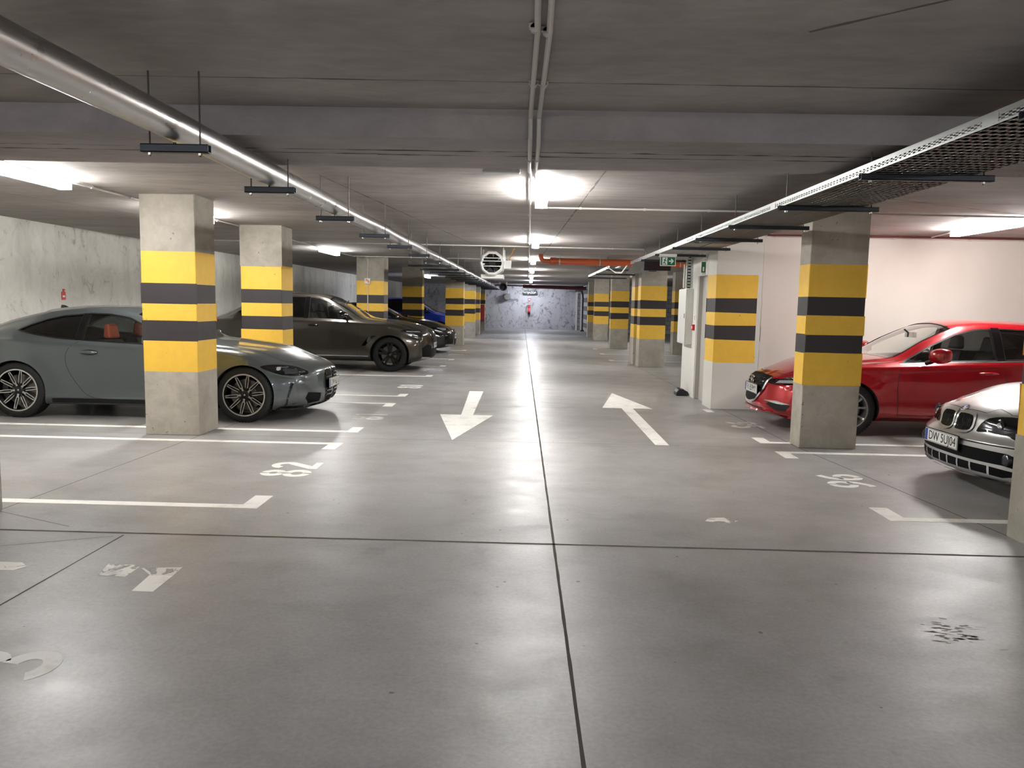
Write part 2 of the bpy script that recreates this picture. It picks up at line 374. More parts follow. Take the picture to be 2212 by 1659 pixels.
DIG={'8':arc(.3,.74,.25,.25,100,260,W)+arc(.3,.74,.25,.25,-80,80,W)+arc(.3,.27,.29,.28,100,260,W)+arc(.3,.27,.29,.28,-80,80,W),
'2':arc(.3,.7,.28,.3,-25,165,W)+[[(.38,.66),(.56,.58),(.26,.16),(.02,.16)],[(.02,.0),(.58,.0),(.58,.15),(.02,.15)]],
'1':[[(.26,0),(.4,0),(.4,1.),(.28,1.)],[(.1,.8),(.24,.86),(.24,1.),(.1,.9)]],
'0':arc(.3,.5,.27,.5,98,262,W)+arc(.3,.5,.27,.5,-82,82,W),
'9':arc(.3,.69,.29,.31,98,262,W)+arc(.3,.69,.29,.31,-62,82,W)+arc(-.03,.55,.62,.55,-70,-2,W,10),
'6':arc(.3,.31,.29,.31,118,262,W)+arc(.3,.31,.29,.31,-82,82,W)+arc(.63,.45,.62,.55,110,178,W,10),
'5':[[(.06,.55),(.19,.55),(.19,1.),(.06,1.)],[(.22,.87),(.55,.87),(.55,1.),(.22,1.)]]+arc(.28,.31,.28,.31,-150,110,W,18),
'3':arc(.26,.74,.26,.25,-70,150,W)+arc(.26,.28,.3,.28,-150,80,W,18),
'7':[[(.04,.87),(.56,.87),(.56,1.),(.04,1.)],[(.2,0),(.35,0),(.56,.84),(.42,.84)]]}
def number(txt,cx,cy,h,side,label,mn='road_paint',wf=.62):
    P=[];w=h*wf
    for i,ch in enumerate(txt):
        for q in DIG[ch]:
            pp=[]
            for (u,v) in q:
                t=(i-len(txt)/2)*w*1.12+u*w/.6+.03*h;vv=(v-.5)*h
                pp.append((cx-vv,cy+t) if side<0 else (cx+vv,cy-t))
            P.append(pp)
    t=empty('bay_number',(cx,cy,0),0,label,'floor number','stencilled bay numbers');k0=0
    for ch in txt:
        mb=MB();k1=k0+len(DIG[ch])
        for q in P[k0:k1]: mb.prism([(p[0]-cx,p[1]-cy,.0002) for p in q],(0,0,.0016),mn)
        k0=k1;mb.build('digit',t)
    return t
number('82',-2.14,6.78,.45,-1,'white stencilled bay number 82 on the left floor',wf=.64)
number('81',-2.11,10.05,.44,-1,'faded bay number 81 in front of the grey coupe',mn='faded_paint')
number('80',-2.13,13.75,.44,-1,'white stencilled bay number 80 beyond the grey coupe')
number('79',-2.12,17.2,.44,-1,'worn bay number 79 in front of the bronze SUV',mn='worn_paint_light')
number('78',-2.1,22.4,.44,-1,'small distant bay number in front of the black saloon',mn='faded_paint')
number('3',-2.16,3.01,.45,-1,'large digit 3 at the lower left frame edge',wf=.62)
number('96',2.92,6.85,.42,1,'white stencilled bay number 96 on the right floor')
number('95',2.9,10.05,.42,1,'worn bay number 95 in front of the red hatchback',mn='worn_paint_light')
# ---------------------------------------------------------------- lamps
LAMP_STRENGTH=30.;EXPO=2.3
def lamp(x,y,label,L=1.28,mn='lamp_lit',z=CE,rz=0.):
    t=empty('ceiling_lamp',(x,y,z),rz,label,'ceiling lamp','long ceiling strip lamps')
    mb=MB();mb.box(-.06,.06,-L/2,L/2,-.035,0,'lamp_housing')
    mb.build('housing',t,bevel=.006)
    mb=MB();pr=[(-.058,-.036),(-.062,-.06),(-.05,-.09),(-.025,-.105),(.025,-.105),(.05,-.09),(.062,-.06),(.058,-.036)]
    mb.prism([(a,-L/2+.015,b) for a,b in pr],(0,L-.03,0),mn);mb.build('diffuser',t,smooth=True)
    for s in (-1,1):
        mb=MB();mb.box(-.063,.063,s*(L/2)-.008,s*(L/2)+.008,-.1,-.0,mn);mb.build('end_cap',t)
    return t
lamp(.12,-1.2,'strip lamp over the aisle behind the viewpoint',mn='lamp_lit_cool')
lamp(-4.5,-1.5,'strip lamp over the left bays behind the viewpoint')
lamp(5.68,-1.5,'strip lamp over the right bays behind the viewpoint')
lamp(.11,7.55,'strip lamp nearest the camera over the aisle')
lamp(.10,13.4,'second strip lamp along the aisle ceiling')
lamp(.09,19.2,'third strip lamp along the aisle ceiling')
lamp(.09,25.0,'fourth strip lamp along the aisle ceiling')
lamp(.09,30.8,'fifth strip lamp along the aisle ceiling')
lamp(.09,37.0,'sixth strip lamp along the aisle ceiling',mn='lamp_lit_cool')
t=lamp(.09,44.75,'last strip lamp in front of the far mottled wall',mn='lamp_lit_cool',z=2.56)
lamp(-4.5,6.75,'big strip lamp cut off by the left frame edge')
lamp(-4.42,9.9,'strip lamp hidden behind the first banded left column')
lamp(-4.42,16.9,'strip lamp on the left between the second and third columns')
lamp(-4.35,32.6,'far strip lamp on the left behind the black saloon',mn='lamp_lit_cool')
lamp(5.68,9.75,'strip lamp on the right above the red hatchback',L=1.36)
lamp(6.2,17.5,'strip lamp hidden in the bays behind the white core')
lamp(4.6,29.5,'strip lamp in the far right bays')
# emergency lamp
t=empty('emergency_lamp',(-.24,6.15,CE),0,'unlit grey emergency light box left of the ceiling conduits','emergency lamp')
mb=MB();mb.box(-.155,.155,-.04,.04,-.045,0,'lamp_housing');mb.build('housing',t,bevel=.005)
mb=MB();mb.box(-.15,.15,-.035,.035,-.085,-.045,'lamp_off');mb.build('diffuser',t,bevel=.008)
mb=MB();mb.tube([(.155,0,-.02),(.24,.02,-.02)],.008,'conduit_white',8);mb.build('cable',t)
# ---------------------------------------------------------------- conduits
def conduit(name,pts,r,label,clips=None,mn='conduit_white',cat='conduit',seg=10,gap=.7):
    t=empty(name,pts[0],0,label,cat);o=Vector(pts[0])
    mb=MB();mb.tube([Vector(p)-o for p in pts],r,mn,seg);mb.build('pipe',t,smooth=True)
    if clips:
        for p,q in clips:
            p,q=Vector(p),Vector(q);L=(q-p).length;n=int(L/gap);d=(q-p)/max(n,1);ax=d.normalized()
            for k in range(1,n+1):
                c=p+d*(k-.5)-o;mb=MB()
                mb.tube([c-ax*.012,c+ax*.012],r*1.45,mn,seg)
                if abs(ax.y)>.5: mb.box(c.x-r*1.9,c.x+r*1.9,c.y-.012,c.y+.012,c.z,c.z+r*1.3,mn)
                else: mb.box(c.x-.012,c.x+.012,c.y-r*1.9,c.y+r*1.9,c.z,c.z+r*1.3,mn)
                mb.build('clip',t)
    return t
zc=CE-.022
conduit('conduit',[(-.005,.3,zc),(.012,3.2,zc),(-.01,4.4,zc),(-.012,4.47,2.60),(-.012,4.48,2.49),(-.012,4.52,2.468),(-.015,5.45,2.468),(-.015,5.5,2.5),(-.02,5.56,zc-.01),(-.03,5.7,zc),(0,6.9,zc)],.0125,'left one of the two grey conduits crossing the ceiling beam',[((.0,1.2,zc),(.0,4.3,zc)),((-.015,4.6,2.468),(-.015,5.4,2.468)),((-.02,5.7,zc),(-.01,6.8,zc))])
conduit('conduit',[(.045,.3,zc),(.06,3.2,zc),(.04,4.4,zc),(.036,4.47,2.60),(.036,4.48,2.49),(.036,4.52,2.468),(.03,5.45,2.468),(.03,5.5,2.5),(.026,5.56,zc-.01),(.02,5.7,zc),(.04,6.95,zc)],.0125,'right one of the two grey conduits crossing the ceiling beam',[((.05,1.3,zc),(.05,4.3,zc)),((.033,4.6,2.468),(.03,5.4,2.468)),((.02,5.7,zc),(.03,6.8,zc))])
conduit('conduit',[(-.005,6.9,zc),(-.02,30,zc),(-.02,37,zc)],.011,'thin white conduit linking the aisle lamps',[((-.01,8.5,zc),(-.02,30,zc))],gap=2.)
conduit('conduit',[(.1,8.1,zc),(.16,8.78,zc),(3.1,8.82,zc),(8.3,8.95,zc)],.011,'white cross conduit running right from the nearest aisle lamp',[((.2,8.78,zc),(8.2,8.95,zc))])
conduit('conduit',[(-7.5,14.55,zc),(-.02,14.75,zc)],.013,'white cross conduit running left behind the jet fan side',[((-7.4,14.55,zc),(-.1,14.75,zc))],gap=.85)
conduit('conduit',[(.05,14.8,zc),(2.2,14.95,zc),(2.25,15.0,zc-.05),(2.3,15.4,zc-.2)],.013,'white cross conduit running right from the second aisle lamp',[((.1,14.8,zc),(2.1,14.95,zc))],gap=.85)
conduit('conduit',[(-4.36,18.95,zc),(-1.1,19.2,zc)],.011,'white cross conduit near the third left column',[((-4.3,18.95,zc),(-1.2,19.2,zc))],gap=.8)
conduit('conduit',[(-4.08,19.0,zc),(-4.08,19.05,2.62),(-4.08,19.285,2.58),(-4.08,19.285,1.1)],.012,'vertical white conduit down the column with the alarm box')
conduit('conduit',[(-4.5,1.,zc),(-4.46,5.4,zc),(-4.46,8.9,zc)],.011,'grey conduit along the left strip lamps before the first column',[((-4.46,7.4,zc),(-4.46,8.9,zc))],gap=.5)
conduit('conduit',[(-4.46,8.9,zc),(-4.42,12.3,zc),(-4.4,19.2,zc)],.011,'grey conduit along the left lamps beyond the first column',[((-4.46,9.,zc),(-4.42,19,zc))],gap=1.2)
conduit('conduit',[(3.64,11.545,CE-.035),(8.3,11.545,CE-.035)],.016,'pale conduit along the top of the white bay end wall',[((3.7,11.545,CE-.035),(8.2,11.545,CE-.035))],gap=1.)
conduit('fire_pipe',[(3.5,11.44,CE-.03),(8.3,11.44,CE-.022)],.014,'dark red pipe under the ceiling at the white bay end wall',mn='pipe_red',cat='pipe')
conduit('conduit',[(5.75,10.6,zc),(5.9,11.5,zc)],.011,'short conduit behind the right strip lamp')
t=empty('smoke_detector',(6.42,9.9,CE),0,'small white smoke detector at the right frame edge','smoke detector')
mb=MB();mb.lathe([(0,0),(0,.06),(-.02,.062),(-.03,.05),(-.06,.035),(-.065,0)],'white_plastic','z');mb.build('housing',t,smooth=True)
# insulated duct
t=empty('insulated_duct',(-1.78,.2,2.39),0,'long foil wrapped round duct hung under the left ceiling','duct')
mb=MB();pts=[];rr=[]
for k in range(0,441):
    y=k*.1;pts.append((0+.004*math.sin(y*1.7),y,.004*math.sin(y*2.3)));rr.append(.075+.0008*math.sin(y*3)+random.uniform(-.0003,.0003))
mb.tube(pts,rr,'foil_duct',28);mb.build('foil_jacket',t,smooth=True,ang=80)
def hanger(y,x0,x1,rx,label,group,z=2.262,h=.04,mnr='rod_steel',ztop=CE,grommet=True,chm='channel_steel',top=None):
    t=empty('trapeze_hanger',((x0+x1)/2,y,z),0,label,'pipe hanger',group);cx=(x0+x1)/2
    mb=MB();a,b=x0-cx,x1-cx
    mb.box(a,b,-.02,.02,0,.004,chm);mb.box(a,b,-.02,-.016,0,h,chm);mb.box(a,b,.016,.02,0,h,chm);mb.box(a,b,-.02,-.009,h-.004,h,chm);mb.box(a,b,.009,.02,h-.004,h,chm)
    mb.build('channel',t)
    for r in rx:
        mb=MB();mb.tube([(r-cx,0,-.018),(r-cx,0,ztop-z)],.0045,mnr,8);mb.build('rod',t)
        mb=MB();mb.lathe([(-.012,0),(-.012,.011),(-.001,.011),(-.001,.0)],'bolt_zinc','z',(r-cx,0,0),6);mb.build('nut',t)
    if grommet:
        mb=MB();mb.tube([(-1.78-cx,0,h-.01),(-1.78-cx,0,h+.010)],.008,chm,8);mb.build('pipe_clamp',t)
    return t
ys=[3.85,5.24,6.98,8.75,10.45,12.3,14.1]
for y in ys:
    hanger(y,-1.945,-1.605,(-1.905,-1.652),'short dark trapeze bracket with two rods under the foil duct','short hangers under the foil duct',ztop=2.489 if 4.5<y<5.48 else CE)
y=15.9
while y<43:
    hanger(y,-2.52,-1.62,(-2.47,-1.652),'wide dim trapeze bracket under duct and left cable tray','wide hangers under duct and left tray',grommet=False);y+=1.75
# left cable tray (far)
def tray(name,x0,x1,y0,y1,z,label,h=.06,sp=.07,slots=None):
    t=empty(name,((x0+x1)/2,y0,z),0,label,'cable tray');w=(x1-x0)/2;L=y1-y0
    mb=MB();th=.0015
    # floor strips with slot gaps (real openings)
    nr=7 if w>.1 else 3;ws=2*w/nr
    near=min(L,slots or 0)
    if near>0:
        n=int(near/sp)
        for i in range(nr+1): 
            c=-w+ws*i;mb.box(max(-w,c-ws*.41),min(w,c+ws*.41),0,near,0,th,'galvanised_dull')
        for k in range(n+1):
            y=k*sp;mb.box(-w,w,y-.022,y+.022,0,th,'galvanised_dull')
    if L>near: mb.box(-w,w,near,L,0,th,'galvanised_dull')
    mb.build('tray_floor',t)
    for s in (-1,1):
        mb=MB();x=s*w
        if near>0:
            for a,b in ((0,.012),(.020,.026),(.034,h)): mb.box(x-th/2,x+th/2,0,near,a,b,'galvanised')
            n=int(near/(sp*.72))
            for k in range(n+1):
                y=k*sp*.72;mb.box(x-th/2,x+th/2,y-.013,y+.013,.01,.036,'galvanised')
        if L>near: mb.box(x-th/2,x+th/2,near,L,0,h,'galvanised')
        mb.box(x-(.008 if s>0 else 0),x+(.008 if s<0 else 0),0,L,h-.0015,h,'galvanised')
        mb.build('side_rail',t)
    for yy in np.arange(1.5,L,3.0):
        mb=MB();mb.box(-w-.003,-w-.0008,yy-.06,yy+.06,.006,.052,'galvanised');mb.build('splice_plate',t)
    return t
tray('cable_tray',2.02,2.325,-1.,15.4,2.368,'slotted cable tray nearest the aisle under the right ceiling',slots=11.)
tray('cable_tray',2.345,2.655,-1.,14.5,2.368,'slotted cable tray on the outer side of the right pair',slots=11.)
tray('cable_tray',1.8,2.05,17.3,23.4,2.38,'short pale cable tray beyond the display board on the right')
tray('cable_tray',-2.45,-2.02,15.5,42.5,2.305,'distant cable tray beside the foil duct on the left')
for y in (1.7,3.2,4.7,6.2,7.7,9.2,10.65,12.1,13.6):
    hanger(y,1.968,2.755,(2.03,2.70),'dark trapeze bar on two rods carrying the right cable trays','trapeze bars under the right cable trays',z=2.326,h=.036,ztop=2.489 if 4.5<y<5.48 else CE,grommet=False)
for y in (17.6,20.2,22.9): hanger(y,1.75,2.9,(1.78,2.86),'dim trapeze bar under the short far cable tray','trapeze bars under the short far tray',z=2.33,h=.036,grommet=False)
t=empty('junction_tray_cover',(2.05,13.3,2.28),0,'perforated grey metal cover sloping down beside the display board','tray cover')
mb=MB();mb.prism([(-.32,.4,-.16),(-.08,.4,-.16),(-.02,.1,.02),(-.22,.1,.02)],(0,.02,0),'galvanised_dull');mb.prism([(-.1,.2,-.16),(.04,.2,-.16),(.04,.2,.0),(-.04,.2,.02)],(0,.02,0),'galvanised_dull');mb.build('cover_plate',t)
mb=MB();mb.tube([(-.5,2.,.02),(-.42,1.2,-.12),(-.36,.8,-.14),(-.3,.5,-.02)],.012,'conduit_white',8);mb.build('cable_loop',t)
# display board (unlit)
t=empty('display_board',(2.17,13.0,2.15),0,'unlit dark display board hanging under the right cable tray','display board')
mb=MB();mb.box(-.235,.215,0,.08,-.005,.145,'black_plastic');mb.build('case',t,bevel=.003)
mb=MB();mb.box(-.21,-.015,-.003,0,.015,.068,'screen_dark');mb.box(.0,.19,-.003,0,.015,.068,'screen_dark');mb.box(-.21,-.015,-.003,0,.076,.13,'screen_dark');mb.box(.0,.19,-.003,0,.076,.13,'screen_dark');mb.build('screen',t)
# exit sign
t=empty('exit_sign',(2.035,11.35,2.15),0,'green running man exit sign with right arrow under the cable tray','exit sign')
mb=MB();mb.box(-.125,.125,-.02,.02,.125,.165,'white_plastic');mb.box(-.115,.115,-.008,.008,-.012,.125,'white_plastic');mb.build('housing',t,bevel=.003)
mb=MB();mb.box(-.105,.105,-.0095,-.008,0,.118,'sign_green');mb.box(-.085,-.01,-.0105,-.0095,.006,.112,'sign_white');mb.build('sign_panel',t)
mb=MB();Yf=-.0115
def P2(pts,mn,off=(0,0)): mb.prism([(x+off[0],Yf,z+off[1]) for x,z in pts],(0,.001,0),mn)
P2([(.01,.05),(.05,.05),(.038,.028),(.052,.022),(.085,.06),(.052,.098),(.038,.09),(.05,.07),(.01,.07)],'sign_white')
mb.lathe([(Yf,0),(Yf,.008),(Yf+.001,.008),(Yf+.001,0)],'sign_green','y',(-.038,0,.098),12)
P2([(-.062,.082),(-.04,.088),(-.034,.08),(-.048,.05),(-.038,.03),(-.03,.01),(-.04,.01),(-.05,.03),(-.062,.03),(-.075,.02),(-.078,.028),(-.065,.04),(-.056,.056),(-.052,.072),(-.066,.07)],'sign_green')
P2([(-.04,.085),(-.03,.066),(-.018,.068),(-.018,.062),(-.034,.058),(-.044,.07)],'sign_green')
mb.build('pictogram',t)
# cabinet and small wall things on the core side
t=empty('electric_cabinet',(2.83,13.18,.9),0,'tall white electric cabinet on the side of the stair core','cabinet')
mb=MB();mb.box(-.11,0,0,.65,0,.96,'cabinet_grey');mb.build('body',t,bevel=.004)
mb=MB();mb.box(-.13,-.112,.01,.64,.01,.95,'cabinet_grey');mb.build('door',t,bevel=.004)
mb=MB();mb.box(-.136,-.13,.08,.1,.45,.53,'black_plastic');mb.build('handle',t)
t=empty('cable_riser',(2.76,13.35,1.87),0,'vertical perforated cable riser above the electric cabinet','cable tray')
mb=MB()
for k in range(14): mb.box(-.03,.05,0,.002,.02+k*.052,.05+k*.052,'galvanised')
mb.box(-.03,-.015,0,.002,0,.76,'galvanised');mb.box(.035,.05,0,.002,0,.76,'galvanised');mb.build('slotted_panel',t)
mb=MB();mb.box(-.02,.05,.01,.04,0,.76,'black_plastic');mb.build('cable_bundle',t)
mb=MB();mb.tube([(-.07,0,0),(-.07,0,.34),(-.06,.05,.4)],.02,'conduit_white',10);mb.build('white_pipe',t,smooth=True)
mb=MB();mb.box(2.79,2.83,12.99,13.09,1.15,1.25,'sign_red');mb.box(2.788,2.79,13.01,13.07,1.18,1.22,'sign_white');tag(mb.build('fire_call_point',bevel=.003),'red fire alarm call point on the white core wall','call point')
mb=MB();mb.box(2.826,2.83,13.0,13.07,1.3,1.42,'sign_white');mb.box(2.825,2.826,13.01,13.03,1.32,1.40,'slot_dark');tag(mb.build('notice_label'),'tiny white notice above the red call point','notice')
t=empty('bait_box',(2.7,13.2,0),0,'black rodent bait box on the floor by the white core wall','bait box')
mb=MB();mb.prism([(-.09,0,0),(.11,0,0),(.11,0,.07),(.04,0,.11),(-.05,0,.11),(-.09,0,.06)],(0,.26,0),'black_plastic');mb.build('box_body',t,bevel=.01)
mb=MB();mb.box(-.05,.04,.02,.24,.108,.116,'satin_black');mb.build('lid',t)
t=empty('emergency_sign',(2.83,12.4,2.1),0,'small green exit sign above the grey door','exit sign')
mb=MB();mb.box(-.06,0,-.01,.02,-.03,0,'white_plastic');mb.build('bracket',t)
mb=MB();mb.box(-.065,0,.0,.012,.0,.17,'sign_green');mb.box(-.045,-.02,-.002,0,.02,.09,'sign_white');mb.build('sign_panel',t)
o=text_mesh('J 1 A',.5,'sign_white','wall_lettering',None,basis((2.828,13.52,1.75),(0,0,-1),(0,-1,0)),.0008)
MATS['ghost_paint']=mat('ghost_paint',srgb(226,225,220),.6);o.data.materials[0]=MATS['ghost_paint'];tag(o,'faint pale painted letters running down the white core wall','lettering')
# jet fans
def fan(x,y,z,R,L,label,white=True):
    t=empty('jet_fan',(x,y,z),0,label,'fan','jet fans')
    hm='white_plastic' if white else 'black_plastic'
    mb=MB();prof=[(0,R*.78),(-.01,R*.9),(0.02,R),(.1,R)];mb.lathe(prof+[(L,R),(L,R*.8),(.03,R*.78),(0,R*.78)],hm,'y',seg=10 if white else 24);mb.build('housing',t,bevel=.004)
    mb=MB();mb.lathe([(.06,0),(.06,R*.28),(.2,R*.3),(.2,0)],'satin_black','y',seg=20);mb.build('hub',t,smooth=True)
    for k in range(7):
        a=2*PI*k/7;c,s=math.cos(a),math.sin(a);mb=MB()
        p=[(R*.27,-.05),(R*.27,.05),(R*.75,.085),(R*.76,-.04)]
        vs=[(r*c-w*s,.1+(.03 if w>0 else -.03),r*s+w*c) for r,w in p];mb.prism(vs,(0,.004,0),'black_plastic' );mb.build('blade',t)
    if white:
        for dz in (.1,.04,-.06):
            hw=math.sqrt(max(0,(R*.84)**2-dz*dz));mb=MB();mb.box(-hw,hw,-.03,-.004,dz-.007,dz+.007,'white_plastic');mb.build('grille_bar',t)
        mb=MB();mb.box(-R*.9,R*.9,.12,L-.05,-R-.045,-R*.88,'white_plastic');mb.build('cradle',t)
        mb=MB();mb.box(R*.95,R+.13,.05,.16,-.1,.06,'white_plastic');mb.build('terminal_box',t)
        mb=MB();mb.tube([(R+.1,.1,-.05),(R+.1,.08,.1),(R+.17,.05,.27),(R+.2,.05,.3)],.009,'orange_cable',8);mb.build('cable',t)
    for sx in (-1,1):
        for yy in (.12,L-.1):
            mb=MB();mb.box(sx*R*.9-.012,sx*R*.9+.012,yy-.015,yy+.015,.02,CE-z,'bolt_zinc');mb.build('hanger_strap',t)
    return t
fan(-.75,15.3,2.335,.25,.9,'large white jet fan with louvred grille left of the aisle lamps')
fan(-1.36,40.,2.39,.2,.7,'small dark jet fan near the far wall',white=False)
# pvc drain
t=empty('drain_pipe',(.25,17.2,CE),0,'orange plastic drain pipe hung across the aisle on the right','drain pipe')
mb=MB();zz=-.155
pts=[(0,0,0),(0,0,-.03)]+[(.1-.1*math.cos(a),0,-.05-.105*math.sin(a)) for a in np.linspace(0,PI/2,7)]+[(.2,0,zz)]
mb.tube([Vector(p) for p in pts],.05,'pvc_orange',18);mb.tube([(.2,0,zz),(.22,0,zz),(.3,0,zz)],[.055,.085,.085],'pvc_orange',18);mb.build('elbow',t,smooth=True)
mb=MB();mb.tube([(.3,0,zz),(4.8,0,zz-.03)],.075,'pvc_orange',20);mb.tube([(.24,0,zz),(.34,0,zz)],.082,'pvc_orange',20);mb.build('pipe',t,smooth=True)
for x in (.42,1.32,2.2,3.1):
    mb=MB();mb.tube([(x-.012,0,zz-.004*x),(x+.012,0,zz-.004*x)],.08,'galvanised',20);mb.tube([(x,0,zz),(x,0,0)],.006,'bolt_zinc',6);mb.build('pipe_clamp',t)
# far end
conduit('fire_main',[(-.35,43.6,2.52),(3.3,43.6,2.46)],.1,'dark red pipe crossing under the ceiling near the far wall',mn='pipe_red',cat='pipe',seg=16)
conduit('thin_pipe',[(-2.9,43.7,2.56),(-.3,43.7,2.54)],.035,'thin dark pipe left of the red one near the far wall',mn='pipe_dark',cat='pipe')
conduit('conduit',[(-2.9,41.5,2.6),(3.0,41.5,2.6)],.02,'pale conduit across the ceiling before the dark red pipe')
conduit('downpipe',[(3.02,44.,2.3),(3.1,44.05,2.1),(3.12,44.1,1.9),(3.12,44.1,.08)],.05,'grey downpipe with black foot near the far right corner',mn='pipe_dark',cat='pipe')
mb=MB();mb.lathe([(0,.0),(0,.11),(.07,.1),(.1,.05),(.1,0)],'black_plastic','z',(3.12,44.1,0.001));tag(mb.build('pipe_foot'),'black rubber foot under the far grey downpipe','pipe foot')
mb=MB();mb.box(3.25,3.5,42.5,46.3,0,CE,'block_wall');mb.box(3.5,XR+4,42.5,42.7,0,CE,'block_wall');tag(mb.build('wall_far_side'),kind='structure')
mb=MB();mb.box(2.86,2.95,46.1,46.3,0,2.32,'white_plastic');mb.box(2.95,3.22,46.1,46.3,2.24,2.32,'white_plastic');mb.box(3.14,3.22,46.1,46.3,0,2.24,'white_plastic');mb.box(2.95,3.14,46.2,46.28,0,2.24,'block_wall')
tag(mb.build('door_2'),kind='structure')
mb=MB();mb.box(2.38,2.76,45.7,46.25,2.3,CE-.01,'lamp_housing');mb.box(2.4,3.2,45.9,46.1,2.3,2.36,'lamp_housing');tag(mb.build('air_duct_box',bevel=.01),'pale square duct box at the top of the far wall','duct box')
t=empty('way_out_sign',(.095,46.2,2.2),0,'black sign with white lettering and arrow on the far wall','sign')
mb=MB();mb.box(-.4,.4,-.05,.08,-.12,.12,'black_plastic');mb.build('case',t,bevel=.005)
text_mesh('WYJAZD',.17,'sign_white','lettering',t,basis((-.1,-.052,0),(1,0,0),(0,0,1)),.001,.003)
mb=MB();mb.prism([(.2,-.052,-.055),(.215,-.052,-.07),(.29,-.052,.0),(.31,-.052,-.03),(.33,-.052,.06),(.24,-.052,.05),(.265,-.052,.02)],(0,-.001,0),'sign_white');mb.build('arrow_mark',t)
t=empty('fire_extinguisher',(.03,46.21,.9),0,'red fire extinguisher on the far mottled wall','fire extinguisher')
mb=MB();mb.lathe([(0,0),(0,.075),(.12,.08),(.12,.08)],'black_plastic','z');mb.lathe([(.12,.08),(.42,.08),(.48,.055),(.5,.03),(.5,0)],'fire_red','z');mb.lathe([(.2,.081),(.36,.081)],'sign_white','z',seg=10);mb.build('cylinder',t,smooth=True)
mb=MB();mb.box(-.05,.09,-.015,.015,.5,.56,'fire_red');mb.build('valve_handle',t)
mb=MB();mb.tube([(-.03,0,.54),(-.13,0,.5),(-.17,0,.36),(-.18,0,.12)],.016,'black_plastic',8);mb.build('hose',t,smooth=True)
mb=MB();mb.box(-.07,.09,46.28-46.29,.005,0,.14,'sign_red');mb.box(-.05,.07,-.012,-.01,.03,.11,'sign_white');o=mb.build('fire_sign');o.location=(.03,46.28,1.7);tag(o,'tiny red sign above the far extinguisher','fire sign')
t=empty('wall_vent',(-1.3,46.0,1.92),0,'grey round vent cowl on the far wall','vent')
mb=MB();mb.lathe([(-.12,0),(-.12,.17),(.0,.2),(.25,.2)],'galvanised_dull','y');mb.build('cowl',t,smooth=True)
mb=MB();mb.tube([(.05,0,.18),(.08,.05,.3),(.02,.1,.42)],.03,'white_plastic',8);mb.build('pipe',t)
t=empty('hose_cabinet',(-2.45,42.3,.55),0,'red hose cabinet beside the last left column','hose cabinet')
mb=MB();mb.box(-.3,0,0,.6,0,.88,'red_paint');mb.build('body',t,bevel=.005)
mb=MB();mb.box(-.28,-.02,-.012,0,.02,.86,'red_paint');mb.build('door',t,bevel=.003)
# small things on left wall and column
t=empty('fire_sign',(XL+.004,12.35,1.5),0,'small red fire sign on the left concrete wall above the grey coupe','fire sign')
mb=MB();mb.box(0,.006,-.05,.05,-.04,.09,'sign_red');mb.box(0,.006,-.022,.022,.09,.135,'sign_red');mb.box(0,.006,-.01,.05,.115,.125,'sign_red');mb.build('plate',t)
mb=MB();mb.box(.006,.0075,-.03,.03,0,.03,'sign_white');mb.build('pictogram',t)
t=empty('alarm_box',(-4.08,19.262,2.03),0,'small beige alarm box on the third left column','alarm box')
mb=MB();mb.box(-.075,.075,-.02,.036,-.07,.07,'white_plastic');mb.build('case',t,bevel=.008)
mb=MB()
for q in arc(-.045,-.045,.1,.1,0,90,.045,8): mb.prism([(p[0],-.022,p[1]) for p in q],(0,.002,0),'copper_orange')
mb.build('symbol',t)
# ================================================================ cars
def paint(name,col,metal=.55,rough=.34):
    return mat(name,col,rough,metal,coat=1.)
paint('paint_grey',srgb(92,99,101),.6,.28)
paint('paint_bronze',srgb(70,66,58),.6,.28)
paint('paint_black',srgb(14,14,16),.2,.3)
paint('paint_blue',srgb(24,66,205),.4,.3)
paint('paint_red',srgb(168,4,22),.32,.24)
paint('paint_silver',srgb(188,188,186),.65,.34)
m=mat('car_glass');nt=m.node_tree;nt.nodes.clear()
def glassmat(name,tint,refl=1.):
    m=bpy.data.materials.new(name);m.use_nodes=True;t=m.node_tree;t.nodes.clear()
    o=t.nodes.new('ShaderNodeOutputMaterial');mx=t.nodes.new('ShaderNodeMixShader');tr=t.nodes.new('ShaderNodeBsdfTransparent');gl=t.nodes.new('ShaderNodeBsdfGlossy');fr=t.nodes.new('ShaderNodeFresnel')
    gb=t.nodes.new('ShaderNodeNewGeometry');mi=t.nodes.new('ShaderNodeMapRange');mi.inputs[3].default_value=1.55;mi.inputs[4].default_value=1/1.55;t.links.new(gb.outputs['Backfacing'],mi.inputs[0]);t.links.new(mi.outputs[0],fr.inputs[0]);tr.inputs[0].default_value=tint;gl.inputs['Roughness'].default_value=.02;gl.inputs['Color'].default_value=(refl,refl,refl,1)
    mt=t.nodes.new('ShaderNodeMath');mt.operation='MULTIPLY';mt.inputs[1].default_value=1.6;t.links.new(fr.outputs[0],mt.inputs[0])
    t.links.new(mt.outputs[0],mx.inputs[0]);t.links.new(tr.outputs[0],mx.inputs[1]);t.links.new(gl.outputs[0],mx.inputs[2]);t.links.new(mx.outputs[0],o.inputs[0]);MATS[name]=m
glassmat('car_glass',(.84,.89,.87,1));glassmat('tinted_glass',(.10,.11,.11,1));glassmat('lamp_glass',(.75,.77,.8,1))
mat('tyre_rubber',srgb(26,26,27),.75)
mat('rim_silver',srgb(176,174,170),.28,.9)
mat('rim_bright',srgb(206,204,200),.3,.85)
mat('rim_black',srgb(20,20,22),.3,.4,coat=.3)
mat('disc_steel',srgb(120,116,112),.35,.9)
mat('chrome',srgb(226,226,228),.08,1.)
mat('chrome_satin',srgb(200,200,200),.25,.9)
mat('trim_black',srgb(14,14,15),.35)
